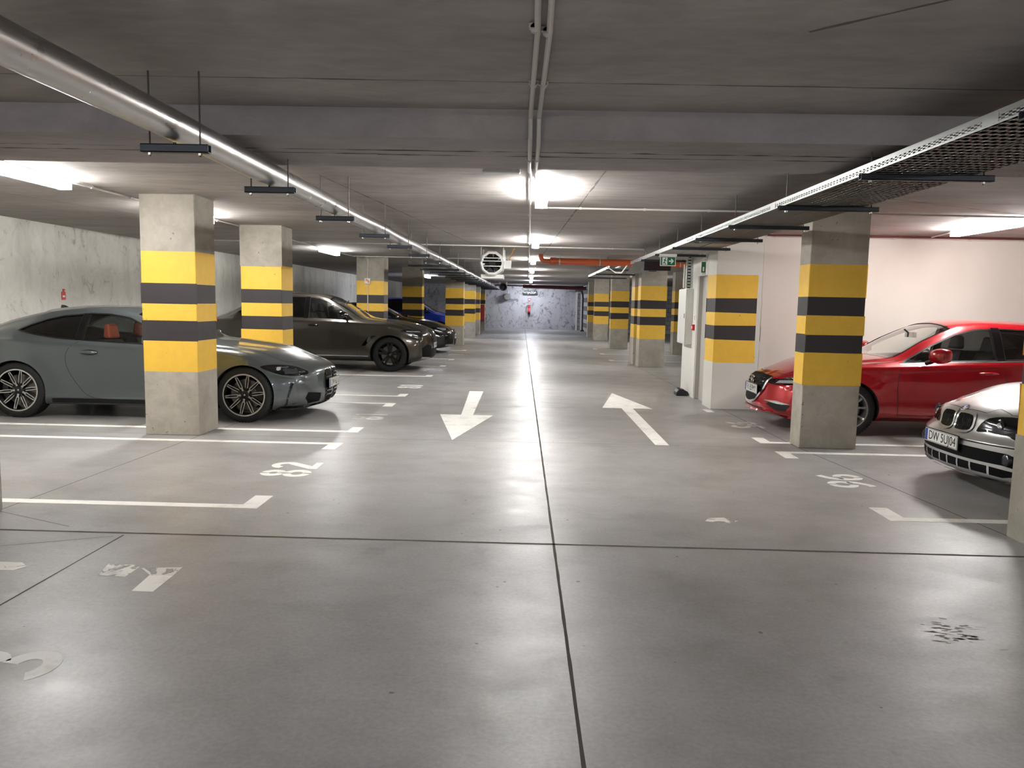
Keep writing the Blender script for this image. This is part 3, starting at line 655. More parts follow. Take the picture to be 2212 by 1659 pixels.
mat('arch_black',srgb(16,16,17),.8)
mat('lamp_inner',srgb(70,72,76),.25,.6)
mat('lamp_dark',srgb(18,19,22),.15,.3,coat=.8)
mat('lens_clear',srgb(205,210,216),.08,.5,coat=1.)
mat('tail_red',srgb(150,8,14),.2,coat=.7)
mat('plate_white',srgb(224,224,218),.45)
mat('plate_ink',srgb(16,16,18),.5)
mat('plate_blue',srgb(30,60,150),.45)
mat('interior_dark',srgb(26,26,28),.75)
mat('seat_grey',srgb(62,64,68),.8)
mat('seat_orange',srgb(178,74,36),.6)
mat('mesh_black',srgb(8,8,9),.7,spec=.15)
def pchip(pts):
    pts=sorted(pts);xs=np.array([p[0] for p in pts],float);ys=np.array([p[1] for p in pts],float)
    h=np.diff(xs);d=np.diff(ys)/h;m=np.zeros(len(xs));m[0]=d[0];m[-1]=d[-1]
    for i in range(1,len(xs)-1):
        if d[i-1]*d[i]<=0: m[i]=0
        else:
            w1=2*h[i]+h[i-1];w2=h[i]+2*h[i-1];m[i]=(w1+w2)/(w1/d[i-1]+w2/d[i])
    def f(x):
        x=min(max(x,xs[0]),xs[-1]);i=min(max(int(np.searchsorted(xs,x)-1),0),len(h)-1)
        t=(x-xs[i])/h[i];t2=t*t;t3=t2*t
        return float(ys[i]*(2*t3-3*t2+1)+m[i]*h[i]*(t3-2*t2+t)+ys[i+1]*(-2*t3+3*t2)+m[i+1]*h[i]*(t3-t2))
    return f
def sstep(a,b,x):
    t=min(max((x-a)/(b-a),0),1);return t*t*(3-2*t)
def crom(P,ns):
    out=[];n=len(P)
    for i in range(n-1):
        p0=P[i-1] if i>0 else (2*P[0][0]-P[1][0],P[0][1]);p1,p2=P[i],P[i+1];p3=P[i+2] if i+2<n else (-P[i][0],P[i][1])
        def dist(a,b): return max(math.hypot(a[0]-b[0],a[1]-b[1])**.5,1e-4)
        t01,t12,t23=dist(p0,p1),dist(p1,p2),dist(p2,p3)
        for k in range(ns[i]):
            t=k/ns[i];r=[]
            for c in (0,1):
                m1=(p2[c]-p1[c])+t12*((p1[c]-p0[c])/t01-(p2[c]-p0[c])/(t01+t12))
                m2=(p2[c]-p1[c])+t12*((p3[c]-p2[c])/t23-(p3[c]-p1[c])/(t12+t23))
                r.append((2*t**3-3*t*t+1)*p1[c]+(t**3-2*t*t+t)*m1+(-2*t**3+3*t*t)*p2[c]+(t**3-t*t)*m2)
            out.append((max(r[0],0),r[1]))
    out.append(P[-1]);return out
class Car:
    def __init__(s,S):
        s.S=S;s.c={k:pchip(v) for k,v in S['curves'].items()};s.xf=S['xf'];s.xr=S['xr'];s.W=S['W']
        s.gf=pchip(S['nose']);s.gr=pchip(S['tail']);s.kf,s.pf=S.get('kf',(.34,2.6));s.kr,s.pr=S.get('kr',(.22,2.6));s.ra=S['ra'];s.wb=S['wb'];s.R=S['R']
    def ring(s,x,inset=0.):
        c=s.c;zb,zt,zs,zr,ws,wr,wm=(c[k](x) for k in('zb','zt','zs','zr','ws','wr','wm'));zm=s.S.get('zm',.55);wb=wm*.93
        w5=ws
        P=[(0,zb),(wb*.6,zb),(wb*.97,zb+.005),(wm*.985,zb+.07),(wm,zm),(ws+.004,zs-.09),(ws,zs-.035),(ws-.016,zs),(ws-.05-(ws-wr)*.05,zs+.018+(zr-zs)*.06)]
        k=(zr-zs)
        P+=[(wr+.02+(ws-.05-wr)*.42,zs+k*.56+.004),(wr+.012,zr-.022*min(1,k/.12)),(wr-.03,zr+.012*min(1,(zt-zr)/.05)),(wr*.62,zt-(zt-zr)*.22),(0,zt)]
        return crom(P,[2,3,2,4,5,3,3,2,7,7,2,6,6])
    def warp(s,x,y,z):
        a=sstep(s.xf-1.05,s.xf-.02,x);b=sstep(s.xr+.95,s.xr+.02,x)
        yy=min(abs(y)/s.W,1.1)
        X=x-a*(s.kf*yy**s.pf+s.gf(z))+b*(s.kr*yy**s.pr+s.gr(z))
        # flares at the arches
        fl=0
        for wx in (0,-s.wb):
            d=math.hypot(X-wx,z-s.R)
            if d<s.ra+.3: fl=max(fl,s.S.get('flare',.02)*math.exp(-((d-s.ra)/.09)**2))
        if abs(y)>s.W*.7 and z<s.c['zs'](X): y=y+math.copysign(fl,y)
        # character lines (x independent heights)
        return (X,y,z)
    def mesh(s):
        xs=list(np.arange(s.xr+.06,s.xf-.06,.045));e=[.06,.035,.017,.006,0]
        st=[(s.xr+q,1-math.sqrt(max(0,1-(1-q/.06)**2))) for q in e[::-1]]+[(x,0) for x in xs[1:]]+[(s.xf-q,1-math.sqrt(max(0,1-(1-q/.06)**2))) for q in e]
        V=[];rings=[]
        for x,ins in st:
            r=s.ring(x);zc=(r[0][1]+r[-1][1])/2;hz=(r[-1][1]-r[0][1])/2;wm=max(p[0] for p in r)
            r=[(p[0]*(1-.05*ins/wm),zc+(p[1]-zc)*(1-.05*ins/hz)) for p in r]
            full=[(p[0],p[1]) for p in r]+[(-p[0],p[1]) for p in r[-2:0:-1]]
            rings.append((x,full,zc))
        n=len(rings[0][1]);F=[]
        for x,full,zc in rings:
            V+=[s.warp(x,y,z) for y,z in full]
        for i in range(len(rings)-1):
            for k in range(n):
                k2=(k+1)%n;F.append((i*n+k,i*n+k2,(i+1)*n+k2,(i+1)*n+k))
        for end in (0,len(rings)-1):
            x,full,zc=rings[end];base=end*n;prev=list(range(base,base+n))
            for sc in (.88,.74,.6,.46,.32,.18,.06):
                o=len(V);V+=[s.warp(x,y*sc,zc+(z-zc)*sc) for y,z in full]
                cur=list(range(o,o+n))
                for k in range(n):
                    k2=(k+1)%n;q=(prev[k],prev[k2],cur[k2],cur[k]);F.append(q if end else q[::-1])
                prev=cur
            F.append(tuple(prev) if end else tuple(prev[::-1]))
        me=bpy.data.meshes.new('body');me.from_pydata(V,[],F);me.update()
        bm=bmesh.new();bm.from_mesh(me);bmesh.ops.remove_doubles(bm,verts=bm.verts,dist=1e-5);bmesh.ops.recalc_face_normals(bm,faces=bm.faces)
        s.bvh=BVHTree.FromBMesh(bm);bm.to_mesh(me);bm.free();return me
    def inner(s,x0,x1):
        V=[];F=[];rs=[]
        for x in np.arange(x1,x0+.001,.09):
            r=s.ring(x);q=[]
            for i,(y,z) in enumerate(r):
                a=r[max(i-1,0)];b=r[min(i+1,len(r)-1)];dy,dz=b[0]-a[0],b[1]-a[1];L=math.hypot(dy,dz) or 1
                if i==0 or i==len(r)-1: ny,nz=0,(1 if i==0 else -1)
                else: ny,nz=-dz/L,dy/L
                yy=max(y+ny*.05,0 if i in(0,len(r)-1) else .004);zz=max(z+nz*.05,.30)
                if zz<.78: yy=min(yy,s.W-.34)
                q.append((yy,zz))
            rs.append((x,[(p[0],p[1]) for p in q]+[(-p[0],p[1]) for p in q[-2:0:-1]]))
        n=len(rs[0][1])
        for x,f in rs: V+=[s.warp(x,y,z) for y,z in f]
        for i in range(len(rs)-1):
            for k in range(n):
                k2=(k+1)%n;F.append((i*n+k,i*n+k2,(i+1)*n+k2,(i+1)*n+k))
        F.append(tuple(range(n))[::-1]);F.append(tuple((len(rs)-1)*n+k for k in range(n)))
        return V,F
    def hit(s,ax,u,v):
        o,d={'L':((u,3,v),(0,-1,0)),'R':((u,-3,v),(0,1,0)),'F':((3,u,v),(-1,0,0)),'B':((-7,u,v),(1,0,0)),'T':((u,v,3),(0,0,-1))}[ax]
        h=s.bvh.ray_cast(Vector(o),Vector(d))
        if h[0] is None:
            f=s.bvh.find_nearest(Vector({'L':(u,s.W,v),'R':(u,-s.W,v),'F':(s.xf,u,v),'B':(s.xr,u,v),'T':(u,v,1.)}[ax]));return f[0],f[1]
        return h[0],h[1]
    def patch(s,name,parent,ax,pts,mn,off=.003,th=.008,res=.035,label=None,dome=0.):
        bm=bmesh.new();vs=[bm.verts.new((p[0],p[1],0)) for p in pts];bm.faces.new(vs)
        u0,u1=min(p[0] for p in pts),max(p[0] for p in pts);v0,v1=min(p[1] for p in pts),max(p[1] for p in pts)
        for k in np.arange(u0+res,u1-1e-4,res): bmesh.ops.bisect_plane(bm,geom=bm.verts[:]+bm.edges[:]+bm.faces[:],plane_co=(k,0,0),plane_no=(1,0,0))
        for k in np.arange(v0+res,v1-1e-4,res): bmesh.ops.bisect_plane(bm,geom=bm.verts[:]+bm.edges[:]+bm.faces[:],plane_co=(0,k,0),plane_no=(0,1,0))
        bm.verts.ensure_lookup_table();cu,cv=(u0+u1)/2,(v0+v1)/2
        top={};nn={}
        for v in bm.verts:
            p,n=s.hit(ax,v.co.x,v.co.y);e=0
            if dome: e=dome*max(0,1-((v.co.x-cu)/(u1-u0)*2)**2)*max(0,1-((v.co.y-cv)/(v1-v0)*2)**2)
            top[v]=p+n*(off+e);nn[v]=n
        be=[e for e in bm.edges if len(e.link_faces)==1]
        for v in bm.verts: v.co=top[v]
        if th>0:
            low={}
            for e in be:
                a,b=e.verts
                for w in (a,b):
                    if w not in low: low[w]=bm.verts.new(w.co-nn[w]*th)
                bm.faces.new((a,b,low[b],low[a]))
        bmesh.ops.recalc_face_normals(bm,faces=bm.faces)
        me=bpy.data.meshes.new(name);bm.to_mesh(me);bm.free();me.materials.append(MATS[mn])
        # face outward
        if ax in 'LR':
            sg=1 if ax=='L' else -1
            if sum(p.normal.y*p.area for p in me.polygons)*sg<0: me.flip_normals()
        me.polygons.foreach_set('use_smooth',[True]*len(me.polygons));me.set_sharp_from_angle(angle=math.radians(40))
        o=bpy.data.objects.new(name,me);COL.objects.link(o);o.parent=parent
        if label: o['label']=label
        return o
    def both(s,name,parent,pts,mn,**k):
        return [s.patch(name,parent,'R',pts,mn,**k),s.patch(name,parent,'L',pts,mn,**k)]
    def mirF(s,name,parent,pts,mn,ax='F',**k):
        m=[(-p[0],p[1]) for p in pts] if ax in 'FB' else [(p[0],-p[1]) for p in pts]
        return [s.patch(name,parent,ax,pts,mn,**k),s.patch(name,parent,ax,m,mn,**k)]
    def ribbon(s,mb,ax,pts,w,mn,off=.0015,closed=False,step=.03,side=0.):
        P=[Vector((p[0],p[1])) for p in pts]
        if closed: P.append(P[0])
        Q=[]
        for a,b in zip(P[:-1],P[1:]):
            n=max(1,int((b-a).length/step))
            for k in range(n): Q.append(a+(b-a)*k/n)
        if not closed: Q.append(P[-1])
        vs=[];N=len(Q)
        for i,q in enumerate(Q):
            a=Q[(i-1)%N] if closed or i>0 else q;b=Q[(i+1)%N] if closed or i<N-1 else q
            d=(b-a).normalized();t=Vector((-d.y,d.x))
            for sg in (-1,1):
                r=q+t*(w/2*sg+side);p,n=s.hit(ax,r.x,r.y);vs.append(p+n*off)
        fs=[(2*i,2*i+1,2*((i+1)%N)+1,2*((i+1)%N)) for i in range(N if closed else N-1)]
        mb.add(vs,fs,mn)
def inside(pt,poly):
    x,y=pt;c=False;n=len(poly)
    for i in range(n):
        x1,y1=poly[i];x2,y2=poly[(i+1)%n]
        if (y1>y)!=(y2>y) and x<(x2-x1)*(y-y1)/(y2-y1)+x1: c=not c
    return c
def boolcut(o,V,F,mn,op='DIFFERENCE'):
    me=bpy.data.meshes.new('cut');me.from_pydata(V,[],F);me.materials.append(MATS[mn])
    bm=bmesh.new();bm.from_mesh(me);bmesh.ops.recalc_face_normals(bm,faces=bm.faces);bm.to_mesh(me);bm.free()
    c=bpy.data.objects.new('cut',me);COL.objects.link(c)
    m=o.modifiers.new('b','BOOLEAN');m.object=c;m.operation=op;m.solver='EXACT';m.material_mode='TRANSFER'
    dg=bpy.context.evaluated_depsgraph_get();dg.update();new=bpy.data.meshes.new_from_object(o.evaluated_get(dg))
    o.modifiers.clear();old=o.data;o.data=new;bpy.data.objects.remove(c);bpy.data.meshes.remove(me);bpy.data.meshes.remove(old)
def prismVF(pts,ax,a,b):
    n=len(pts)
    f={'y':lambda p,h:(p[0],h,p[1]),'z':lambda p,h:(p[0],p[1],h),'x':lambda p,h:(h,p[0],p[1])}[ax]
    V=[f(p,a) for p in pts]+[f(p,b) for p in pts]
    return V,[tuple(range(n))[::-1],tuple(range(n,2*n))]+[(i,(i+1)%n,n+(i+1)%n,n+i) for i in range(n)]
def smoothpoly(pts,n=4,closed=True):
    out=[];N=len(pts)
    for i in range(N if closed else N-1):
        p0=pts[(i-1)%N] if closed or i>0 else pts[i];p1=pts[i];p2=pts[(i+1)%N];p3=pts[(i+2)%N] if closed or i+2<N else pts[i+1]
        if len(p1)>2 or len(p2)>2: pass
        for k in range(n):
            t=k/n
            if len(p1)>2: m1=((p2[0]-p1[0]),(p2[1]-p1[1]))
            else: m1=((p2[0]-p0[0])/2,(p2[1]-p0[1])/2)
            if len(p2)>2: m2=((p2[0]-p1[0]),(p2[1]-p1[1]))
            else: m2=((p3[0]-p1[0])/2,(p3[1]-p1[1])/2)
            out.append(tuple((2*t**3-3*t*t+1)*p1[c]+(t**3-2*t*t+t)*m1[c]+(-2*t**3+3*t*t)*p2[c]+(t**3-t*t)*m2[c] for c in (0,1)))
    if not closed: out.append(pts[-1][:2])
    return out
def wheel(parent,x,y,side,R,rr,style,tw=.235,cal='satin_black'):
    # side -1 = right side of the car ; outer face at y
    o=-side;t=empty('tmpw');bpy.data.objects.remove(t)
    mb=MB();w=tw
    pr=[(-w+.01,rr-.005),(-w,rr+.02),(-w+.004,R-.03),(-w+.02,R-.006),(-w+.05,R),(-w/2,R+.001),(-.05,R),(-.018,R-.007),(-.004,R-.03),(0,R-.05),(-.001,rr+.02),(-.012,rr+.003),(-.02,rr-.008)]
    pr=[(h*side*1.,r) for h,r in pr]
    mb.lathe(pr,'tyre_rubber','y',seg=56)
    # tread blocks
    for k in range(56):
        a=2*PI*k/56
        for h0,h1 in ((-w+.03,-w+.07),(-.07,-.022)):
            c,s_=math.cos(a),math.sin(a);dc,ds=math.cos(a+.07),math.sin(a+.07);r0,r1=R-.004,R+.0035
            vs=[(q[0]*r,h*side,q[1]*r) for r in (r0,r1) for h in (h0,h1) for q in ((c,s_),(dc,ds))]
            mb.add(vs,[(0,2,3,1),(4,5,7,6),(0,1,5,4),(2,6,7,3),(0,4,6,2),(1,3,7,5)],'tyre_rubber')
    W=mb.build('wheel',parent,smooth=True,ang=30);W.location=(x,y,R)
    rimm={'m4':'rim_bright','x6':'rim_black','maz':'rim_silver','gen':'rim_silver'}[style];bm_={'m4':'rim_black','x6':'rim_black','maz':'rim_silver','gen':'rim_silver'}[style]
    mb=MB();mb.lathe([(h*side,r) for h,r in [(-.014,rr+.006),(-.006,rr+.004),(-.006,rr-.012)]],rimm,'y',seg=56)
    mb.lathe([(h*side,r) for h,r in [(-.006,rr-.012),(-.03,rr-.02),(-.12,rr-.03),(-w+.02,rr-.01)]],bm_ if style!='maz' else 'rim_silver','y',seg=56)
    mb.build('rim',W,smooth=True,ang=50)
    mb=MB();mb.lathe([(h*side,r) for h,r in [(-.10,0),(-.10,rr*.74),(-.125,rr*.74),(-.125,0)]],'disc_steel','y',seg=40);mb.lathe([(h*side,r) for h,r in [(-.09,0),(-.09,.07),(-.11,.07)]],'satin_black','y',seg=24);mb.build('brake_disc',W,smooth=True)
    mb=MB();pp=[]
    for k in range(9):
        a=math.radians(-35+70*k/8)+(0 if x>-1 else PI);pp.append((rr*.84*math.cos(a),rr*.84*math.sin(a)))
    for k in range(8,-1,-1):
        a=math.radians(-35+70*k/8)+(0 if x>-1 else PI);pp.append((rr*.56*math.cos(a),rr*.56*math.sin(a)))
    mb.prism([(p[0],-.065*side,p[1]) for p in pp],(0,-.07*side,0),cal);mb.build('brake_caliper',W)
    def dep(r): return side*(-.028-.028*(1-r/rr)) # dish
    mb=MB()
    def sp(poly,mn,lift=0.,th=.018):
        vs=[(r*math.cos(a),dep(r)+side*lift,r*math.sin(a)) for r,a in poly];mb.prism(vs,(0,-side*th,0),mn)
    r1=rr-.008
    if style=='m4':
        for k in range(10):
            a=2*PI*k/10+.12;q=.05 if k%2 else -.05
            sp([(.045,a+q-.30),(.095,a+q*.6-.17),(r1,a-.055),(r1,a+.055),(.095,a+q*.6+.17),(.045,a+q+.30)],'rim_black')
            for sg in (-1,1):
                b=a+q*.6*1
                sp([(.1,b+sg*.20),(.085,b+sg*.12),(r1*.72,a+sg*.062),(r1,a+sg*.012),(r1,a+sg*.058),(r1*.74,a+sg*.105)],'rim_bright',.003,.006)
        for k in range(5):
            a=2*PI*(k+.5)/5+.12
            for sg in (-1,1): sp([(.03,a),(.1,a+sg*.02),(.1,a+sg*.09),(.045,a+sg*.3)],'rim_bright',.003,.006)
    elif style=='x6':
        for k in range(5):
            a=2*PI*k/5+.3
            for sg in (-1,1):
                sp([(.05,a+sg*.06),(.06,a+sg*.62),(rr*.62,a+sg*.33),(r1,a+sg*.29),(r1,a+sg*.08),(rr*.55,a+sg*.08)],'rim_black',0,.03)
    else:
        for k in range(5):
            a=2*PI*k/5+.2
            for sg in (-1,1):
                b=a+sg*.24
                sp([(.045,b-.32),(rr*.5,b-.085),(r1,b-.065+sg*.06),(r1,b+.065+sg*.06),(rr*.5,b+.085),(.045,b+.32)],rimm,0,.028)
    mb.build('spokes',W)
    mb=MB();mb.lathe([(h*side,r) for h,r in [(-.035,0),(-.035,.03),(-.045,.05),(-.07,.065),(-.08,.065)]],bm_,'y',seg=24)
    mb.lathe([(h*side,r) for h,r in [(-.0345,0),(-.0345,.012),(-.036,.0125)]],'chrome_satin','y',seg=16);mb.build('hub_cap',W,smooth=True)
    return W
def seat(parent,x,y,mn,mn2,hz=1.12,base=.3):
    mb=MB()
    mb.prism([(x+.25,y-.23,base+.1),(x+.28,y-.23,base+.2),(x-.22,y-.23,base+.22),(x-.25,y-.23,base+.05)],(0,.46,0),mn2)
    S=mb.build('seat',parent,bevel=.03)
    mb=MB()
    for k,(w0,w1,z0,z1,x0,x1) in enumerate(((.23,.24,base+.2,base+.45,x-.16,x-.25),(.24,.19,base+.45,hz-.17,x-.25,x-.33))):
        mb.add([(x0+.06,y-w0,z0),(x0+.06,y+w0,z0),(x0-.09,y+w0,z0),(x0-.09,y-w0,z0),(x1+.05,y-w1,z1),(x1+.05,y+w1,z1),(x1-.08,y+w1,z1),(x1-.08,y-w1,z1)],[(0,1,5,4),(1,2,6,5),(2,3,7,6),(3,0,4,7),(4,5,6,7),(0,3,2,1)],mn2)
        mb.add([(x0+.065,y-w0*.6,z0+.02),(x0+.065,y+w0*.6,z0+.02),(x1+.055,y+w1*.6,z1-.02),(x1+.055,y-w1*.6,z1-.02)],[(0,1,2,3)],mn)
    mb.build('backrest',S,bevel=.0)
    mb=MB();mb.add([(x-.26,y-.13,hz-.15),(x-.26,y+.13,hz-.15),(x-.37,y+.12,hz-.15),(x-.37,y-.12,hz-.15),(x-.29,y-.1,hz+.04),(x-.29,y+.1,hz+.04),(x-.37,y+.1,hz+.03),(x-.37,y-.1,hz+.03)],[(0,1,5,4),(1,2,6,5),(2,3,7,6),(3,0,4,7),(4,5,6,7),(0,3,2,1)],mn)
    h=mb.build('headrest',S,bevel=.03)
def platemesh(parent,car,txt,xz,w=.52,h=.114,tilt=0.,yc=0.):
    x,z=xz
    mb=MB();mb.box(-.006,.0,-w/2,w/2,-h/2,h/2,'plate_white');mb.box(0,.0008,-w/2+.004,-w/2+.008,-h/2+.006,h/2-.006,'plate_ink');mb.box(0,.0008,w/2-.008,w/2-.004,-h/2+.006,h/2-.006,'plate_ink');mb.box(0,.0008,-w/2+.004,w/2-.004,-h/2+.004,-h/2+.007,'plate_ink');mb.box(0,.0008,-w/2+.004,w/2-.004,h/2-.007,h/2-.004,'plate_ink')
    mb.box(0,.0009,-w/2+.008,-w/2+.045,-h/2+.007,h/2-.007,'plate_blue')
    mb.box(-.014,-.006,-w/2-.008,w/2+.008,-h/2-.01,h/2+.008,'trim_black')
    # reading direction: text right = car's right as seen from the front => -y... seen from +x, right is +y
    P=mb.build('number_plate',parent);P.location=(x,yc,z);P.rotation_euler=(0,-tilt,0)
    text_mesh(txt,.115,'plate_ink','lettering',P,basis((.0015,.022,-.002),(0,1,0),(0,0,1)),.0004,.0,.84)
    return P
def mirror_part(parent,x,y,z,side,mn,mn2,sc=1.):
    # side -1 right
    mb=MB();pts=[];ns=8
    secs=[(0,.05,.045),(.03,.085,.06),(.1,.1,.072),(.17,.09,.066),(.2,.06,.045)]
    V=[];n=14
    for (d,a,b) in secs:
        for k in range(n):
            t=2*PI*k/n;cx=math.copysign(abs(math.cos(t))**.7,math.cos(t))*a*.75;cz=math.copysign(abs(math.sin(t))**.7,math.sin(t))*b
            V.append((x+(cx-.02*d*8)*sc,y+side*d*sc,z+(cz+.02*d*4)*sc))
    F=[(i*n+k,i*n+(k+1)%n,(i+1)*n+(k+1)%n,(i+1)*n+k) for i in range(len(secs)-1) for k in range(n)]+[tuple(range(n)),tuple(4*n+k for k in range(n))]
    mb.add(V,F,mn);M=mb.build('wing_mirror',parent,smooth=True,ang=60)
    mb=MB();mb.add([(x-.075*sc,y+side*.03,z-.045),(x-.075*sc,y+side*.18*sc,z-.035),(x-.082*sc,y+side*.18*sc,z+.06),(x-.075*sc,y+side*.03,z+.06)],[(0,1,2,3)],'chrome');mb.build('mirror_glass',M)
    mb=MB();mb.tube([(x+.03,y-side*.08,z-.09),(x+.01,y+side*.02,z-.06),(x,y+side*.08,z-.04)],[.03,.028,.035],mn2,10);mb.build('mirror_foot',M,smooth=True)
    return M
def build_car(S,name_label,loc,rz,group=None):
    C=Car(S);me=C.mesh();pm=S['paint'];me.materials.append(MATS[pm])
    root=empty('car',loc,rz,name_label,'car',group)
    o=bpy.data.objects.new('body',me);COL.objects.link(o)
    dlo=S['dlo'];cab=S['cabin'];ws_=S['windscreen'];rw=S['rearscreen']
    V,F=C.inner(*cab);boolcut(o,V,F,'interior_dark')
    # arches
    for wx in (0,-C.wb):
        for sg in (-1,1):
            pts=[(wx+C.ra*math.cos(2*PI*k/48),C.R+C.ra*math.sin(2*PI*k/48)) for k in range(48)]
            V,F=prismVF(pts,'y',sg*(C.W-.29),sg*(C.W+.2));boolcut(o,V,F,'arch_black')
    for w in dlo:
        V,F=prismVF(w,'y',-1.3,1.3);boolcut(o,V,F,'trim_black')
    V,F=prismVF(ws_,'z',S['wz'],2.2);boolcut(o,V,F,'trim_black')
    V,F=prismVF(rw,'z',S['rz'],2.2);boolcut(o,V,F,'trim_black')
    for q,(x0,x1,hy,z0,z1) in enumerate(S.get('frontcuts',[])): 
        V,F=prismVF([(-hy,z0),(hy,z0),(hy,z1),(-hy,z1)],'x',x0,x1);boolcut(o,V,F,'mesh_black')
    bm=bmesh.new();bm.from_mesh(o.data)
    # split parts
    for (pn,ax,poly) in S.get('split',[]):
        for sg in ((-1,1) if ax=='S' else (0,)):
            u0,u1=min(p[0] for p in poly)-.06,max(p[0] for p in poly)+.06;v0,v1=min(p[1] for p in poly)-.06,max(p[1] for p in poly)+.06
            def uv(c): return (c.x,c.z) if ax=='S' else (c.x,c.y)
            def sel():
                r=[]
                for f in bm.faces:
                    c=f.calc_center_median();u,v=uv(c)
                    if u0<u<u1 and v0<v<v1 and ((ax=='S' and c.y*sg>C.W*.45) or (ax=='T' and f.normal.z>.25 and c.z>.45)): r.append(f)
                return r
            n=len(poly)
            for i in range(n):
                a,b=poly[i],poly[(i+1)%n];d=(b[0]-a[0],b[1]-a[1]);L=math.hypot(*d)
                if L<1e-5: continue
                co=(a[0],0,a[1]) if ax=='S' else (a[0],a[1],0);no=(-d[1]/L,0,d[0]/L) if ax=='S' else (-d[1]/L,d[0]/L,0)
                e0=[]
                for f in sel():
                    u,v=uv(f.calc_center_median())
                    t=((u-a[0])*d[0]+(v-a[1])*d[1])/L
                    if -.07<t<L+.07 and abs((u-a[0])*-d[1]/L+(v-a[1])*d[0]/L)<.09: e0.append(f)
                if e0:
                    gs=set(e0)
                    for f in e0: gs.update(f.edges);gs.update(f.verts)
                    bmesh.ops.bisect_plane(bm,geom=list(gs),plane_co=co,plane_no=no,dist=1e-5)
            fs=[f for f in sel() if inside(uv(f.calc_center_median()),poly)]
            if not fs: continue
            idx=set(fs);nb=bmesh.new();vm={}
            for f in fs:
                vv=[]
                for v in f.verts:
                    if v not in vm: vm[v]=nb.verts.new(v.co)
                    vv.append(vm[v])
                try: nf=nb.faces.new(vv);nf.material_index=f.material_index;nf.smooth=True
                except ValueError: pass
            m2=bpy.data.meshes.new(pn);nb.to_mesh(m2);nb.free()
            for mm in o.data.materials: m2.materials.append(mm)
            m2.set_sharp_from_angle(angle=math.radians(32))
            po=bpy.data.objects.new(pn,m2);COL.objects.link(po);po.parent=root
            bmesh.ops.delete(bm,geom=fs,context='FACES')
    bm.to_mesh(o.data);bm.free()
    o.data.polygons.foreach_set('use_smooth',[True]*len(o.data.polygons));o.data.set_sharp_from_angle(angle=math.radians(32));o.parent=root
    # glass
    for i,w in enumerate(dlo):
        gm=S['glass'][i]
        C.both('side_window',root,w,gm,off=-.007,th=0,res=.06)
    C.patch('windscreen',root,'T',ws_,'car_glass',off=-.006,th=0,res=.08)
    C.patch('rear_screen',root,'T',rw,S.get('rearglass','tinted_glass'),off=-.006,th=0,res=.08)
    for ax in 'RL':
        mb=MB()
        for w in dlo: C.ribbon(mb,ax,w,.016,S.get('trimmat','trim_black'),.002,True,.03)
        if 'pillar' in S:
            for p in S['pillar']: 
                C.ribbon(mb,ax,p[:2],p[2],'gloss_black',.0022)
        if 'beltchrome' in S: C.ribbon(mb,ax,S['beltchrome'],.014,'chrome',.004)
        mb.build('window_trim',root,smooth=True)
        mb=MB()
        for sm in S.get('seams',[]): C.ribbon(mb,ax,sm,.006,'slot_dark',.0012)
        mb.build('panel_gap',root)
        mb=MB();R_,ra=C.R,C.ra
        C.ribbon(mb,ax,[(S['sill'][0],S['sill'][2]),(S['sill'][1],S['sill'][2])],S['sill'][3],S.get('sillmat','trim_black'),.006);mb.build('side_skirt',root)
    mb=MB();C.ribbon(mb,'T',ws_,.022,'gloss_black',.002,True,.04);mb.build('windscreen_trim',root,smooth=True)
    if 'hoodseam' in S:
        mb=MB()
        for h in S['hoodseam']: C.ribbon(mb,h[0],h[1],.006,'slot_dark',.0012)
        mb.build('bonnet_gap',root)
    for h in S.get('handles',[]):
        for sg,ax in ((-1,'R'),(1,'L')):
            x0,x1,z=h;p,n=C.hit(ax,(x0+x1)/2,z)
            mb=MB();L=(x1-x0)/2;N=9;pts=[];rr=[]
            for k in range(N):
                t=-1+2*k/(N-1);pts.append((p.x+t*L,p.y+sg*(.012+.022*(1-t*t)),z+.004*(1-t*t)));rr.append(.006+.012*(1-t*t)**.5)
            hh=S.get('hh',1.);mb.tube(pts,[q*hh for q in rr],S.get('handlemat',pm),10);H=mb.build('door_handle',root,smooth=True)
            C.patch('handle_recess',H,ax,[(p.x-0+L*1.05*math.cos(a),z+.034*math.sin(a)) for a in np.linspace(0,2*PI,20)[:-1]],S.get('recess','trim_black'),off=.001,th=0,res=.04)
    tw=S.get('tw',.235);ys=C.W-.012
    for wx in (0,-C.wb):
        for sg in (-1,1):
            wheel(root,wx,sg*ys,-sg*-1,C.R,S['rr'],S['wheel'],tw,S.get('cal','satin_black'))
    # interior
    sx=S['seatx']
    for yy in (-.37,.37): seat(root,sx,yy,S['seatmat'],'interior_dark',S['headz'],S.get('seatb',.32))
    mb=MB();bx=sx-.95;mb.prism([(bx+.25,-.6,.42),(bx+.25,-.6,.55),(bx-.15,-.6,.57),(bx-.3,-.55,S['headz']-.22),(bx-.42,-.55,S['headz']-.22),(bx-.35,-.6,.42)],(0,1.2,0),'interior_dark');mb.build('rear_seat',root,bevel=.02)
    mb=MB();dz=S['dashz'];mb.prism([(sx+1.05,-.66,dz-.03),(sx+.72,-.66,dz),(sx+.62,-.66,dz-.12),(sx+.75,-.66,dz-.3),(sx+1.05,-.66,dz-.3)],(0,1.32,0),'interior_dark');mb.build('dashboard',root,bevel=.02)
    mb=MB();mb.tube([(sx+.52-.05*math.sin(a),.37+.185*math.cos(a),dz-.05+.175*math.sin(a)) for a in np.linspace(0,2*PI,25)],.014,'interior_dark',8,False);mb.tube([(sx+.52,.37,dz-.05),(sx+.7,.37,dz-.13)],.04,'interior_dark',10);mb.box(sx+.51,sx+.53,.2,.54,dz-.075,dz-.03,'interior_dark');mb.build('steering_wheel',root,smooth=True)
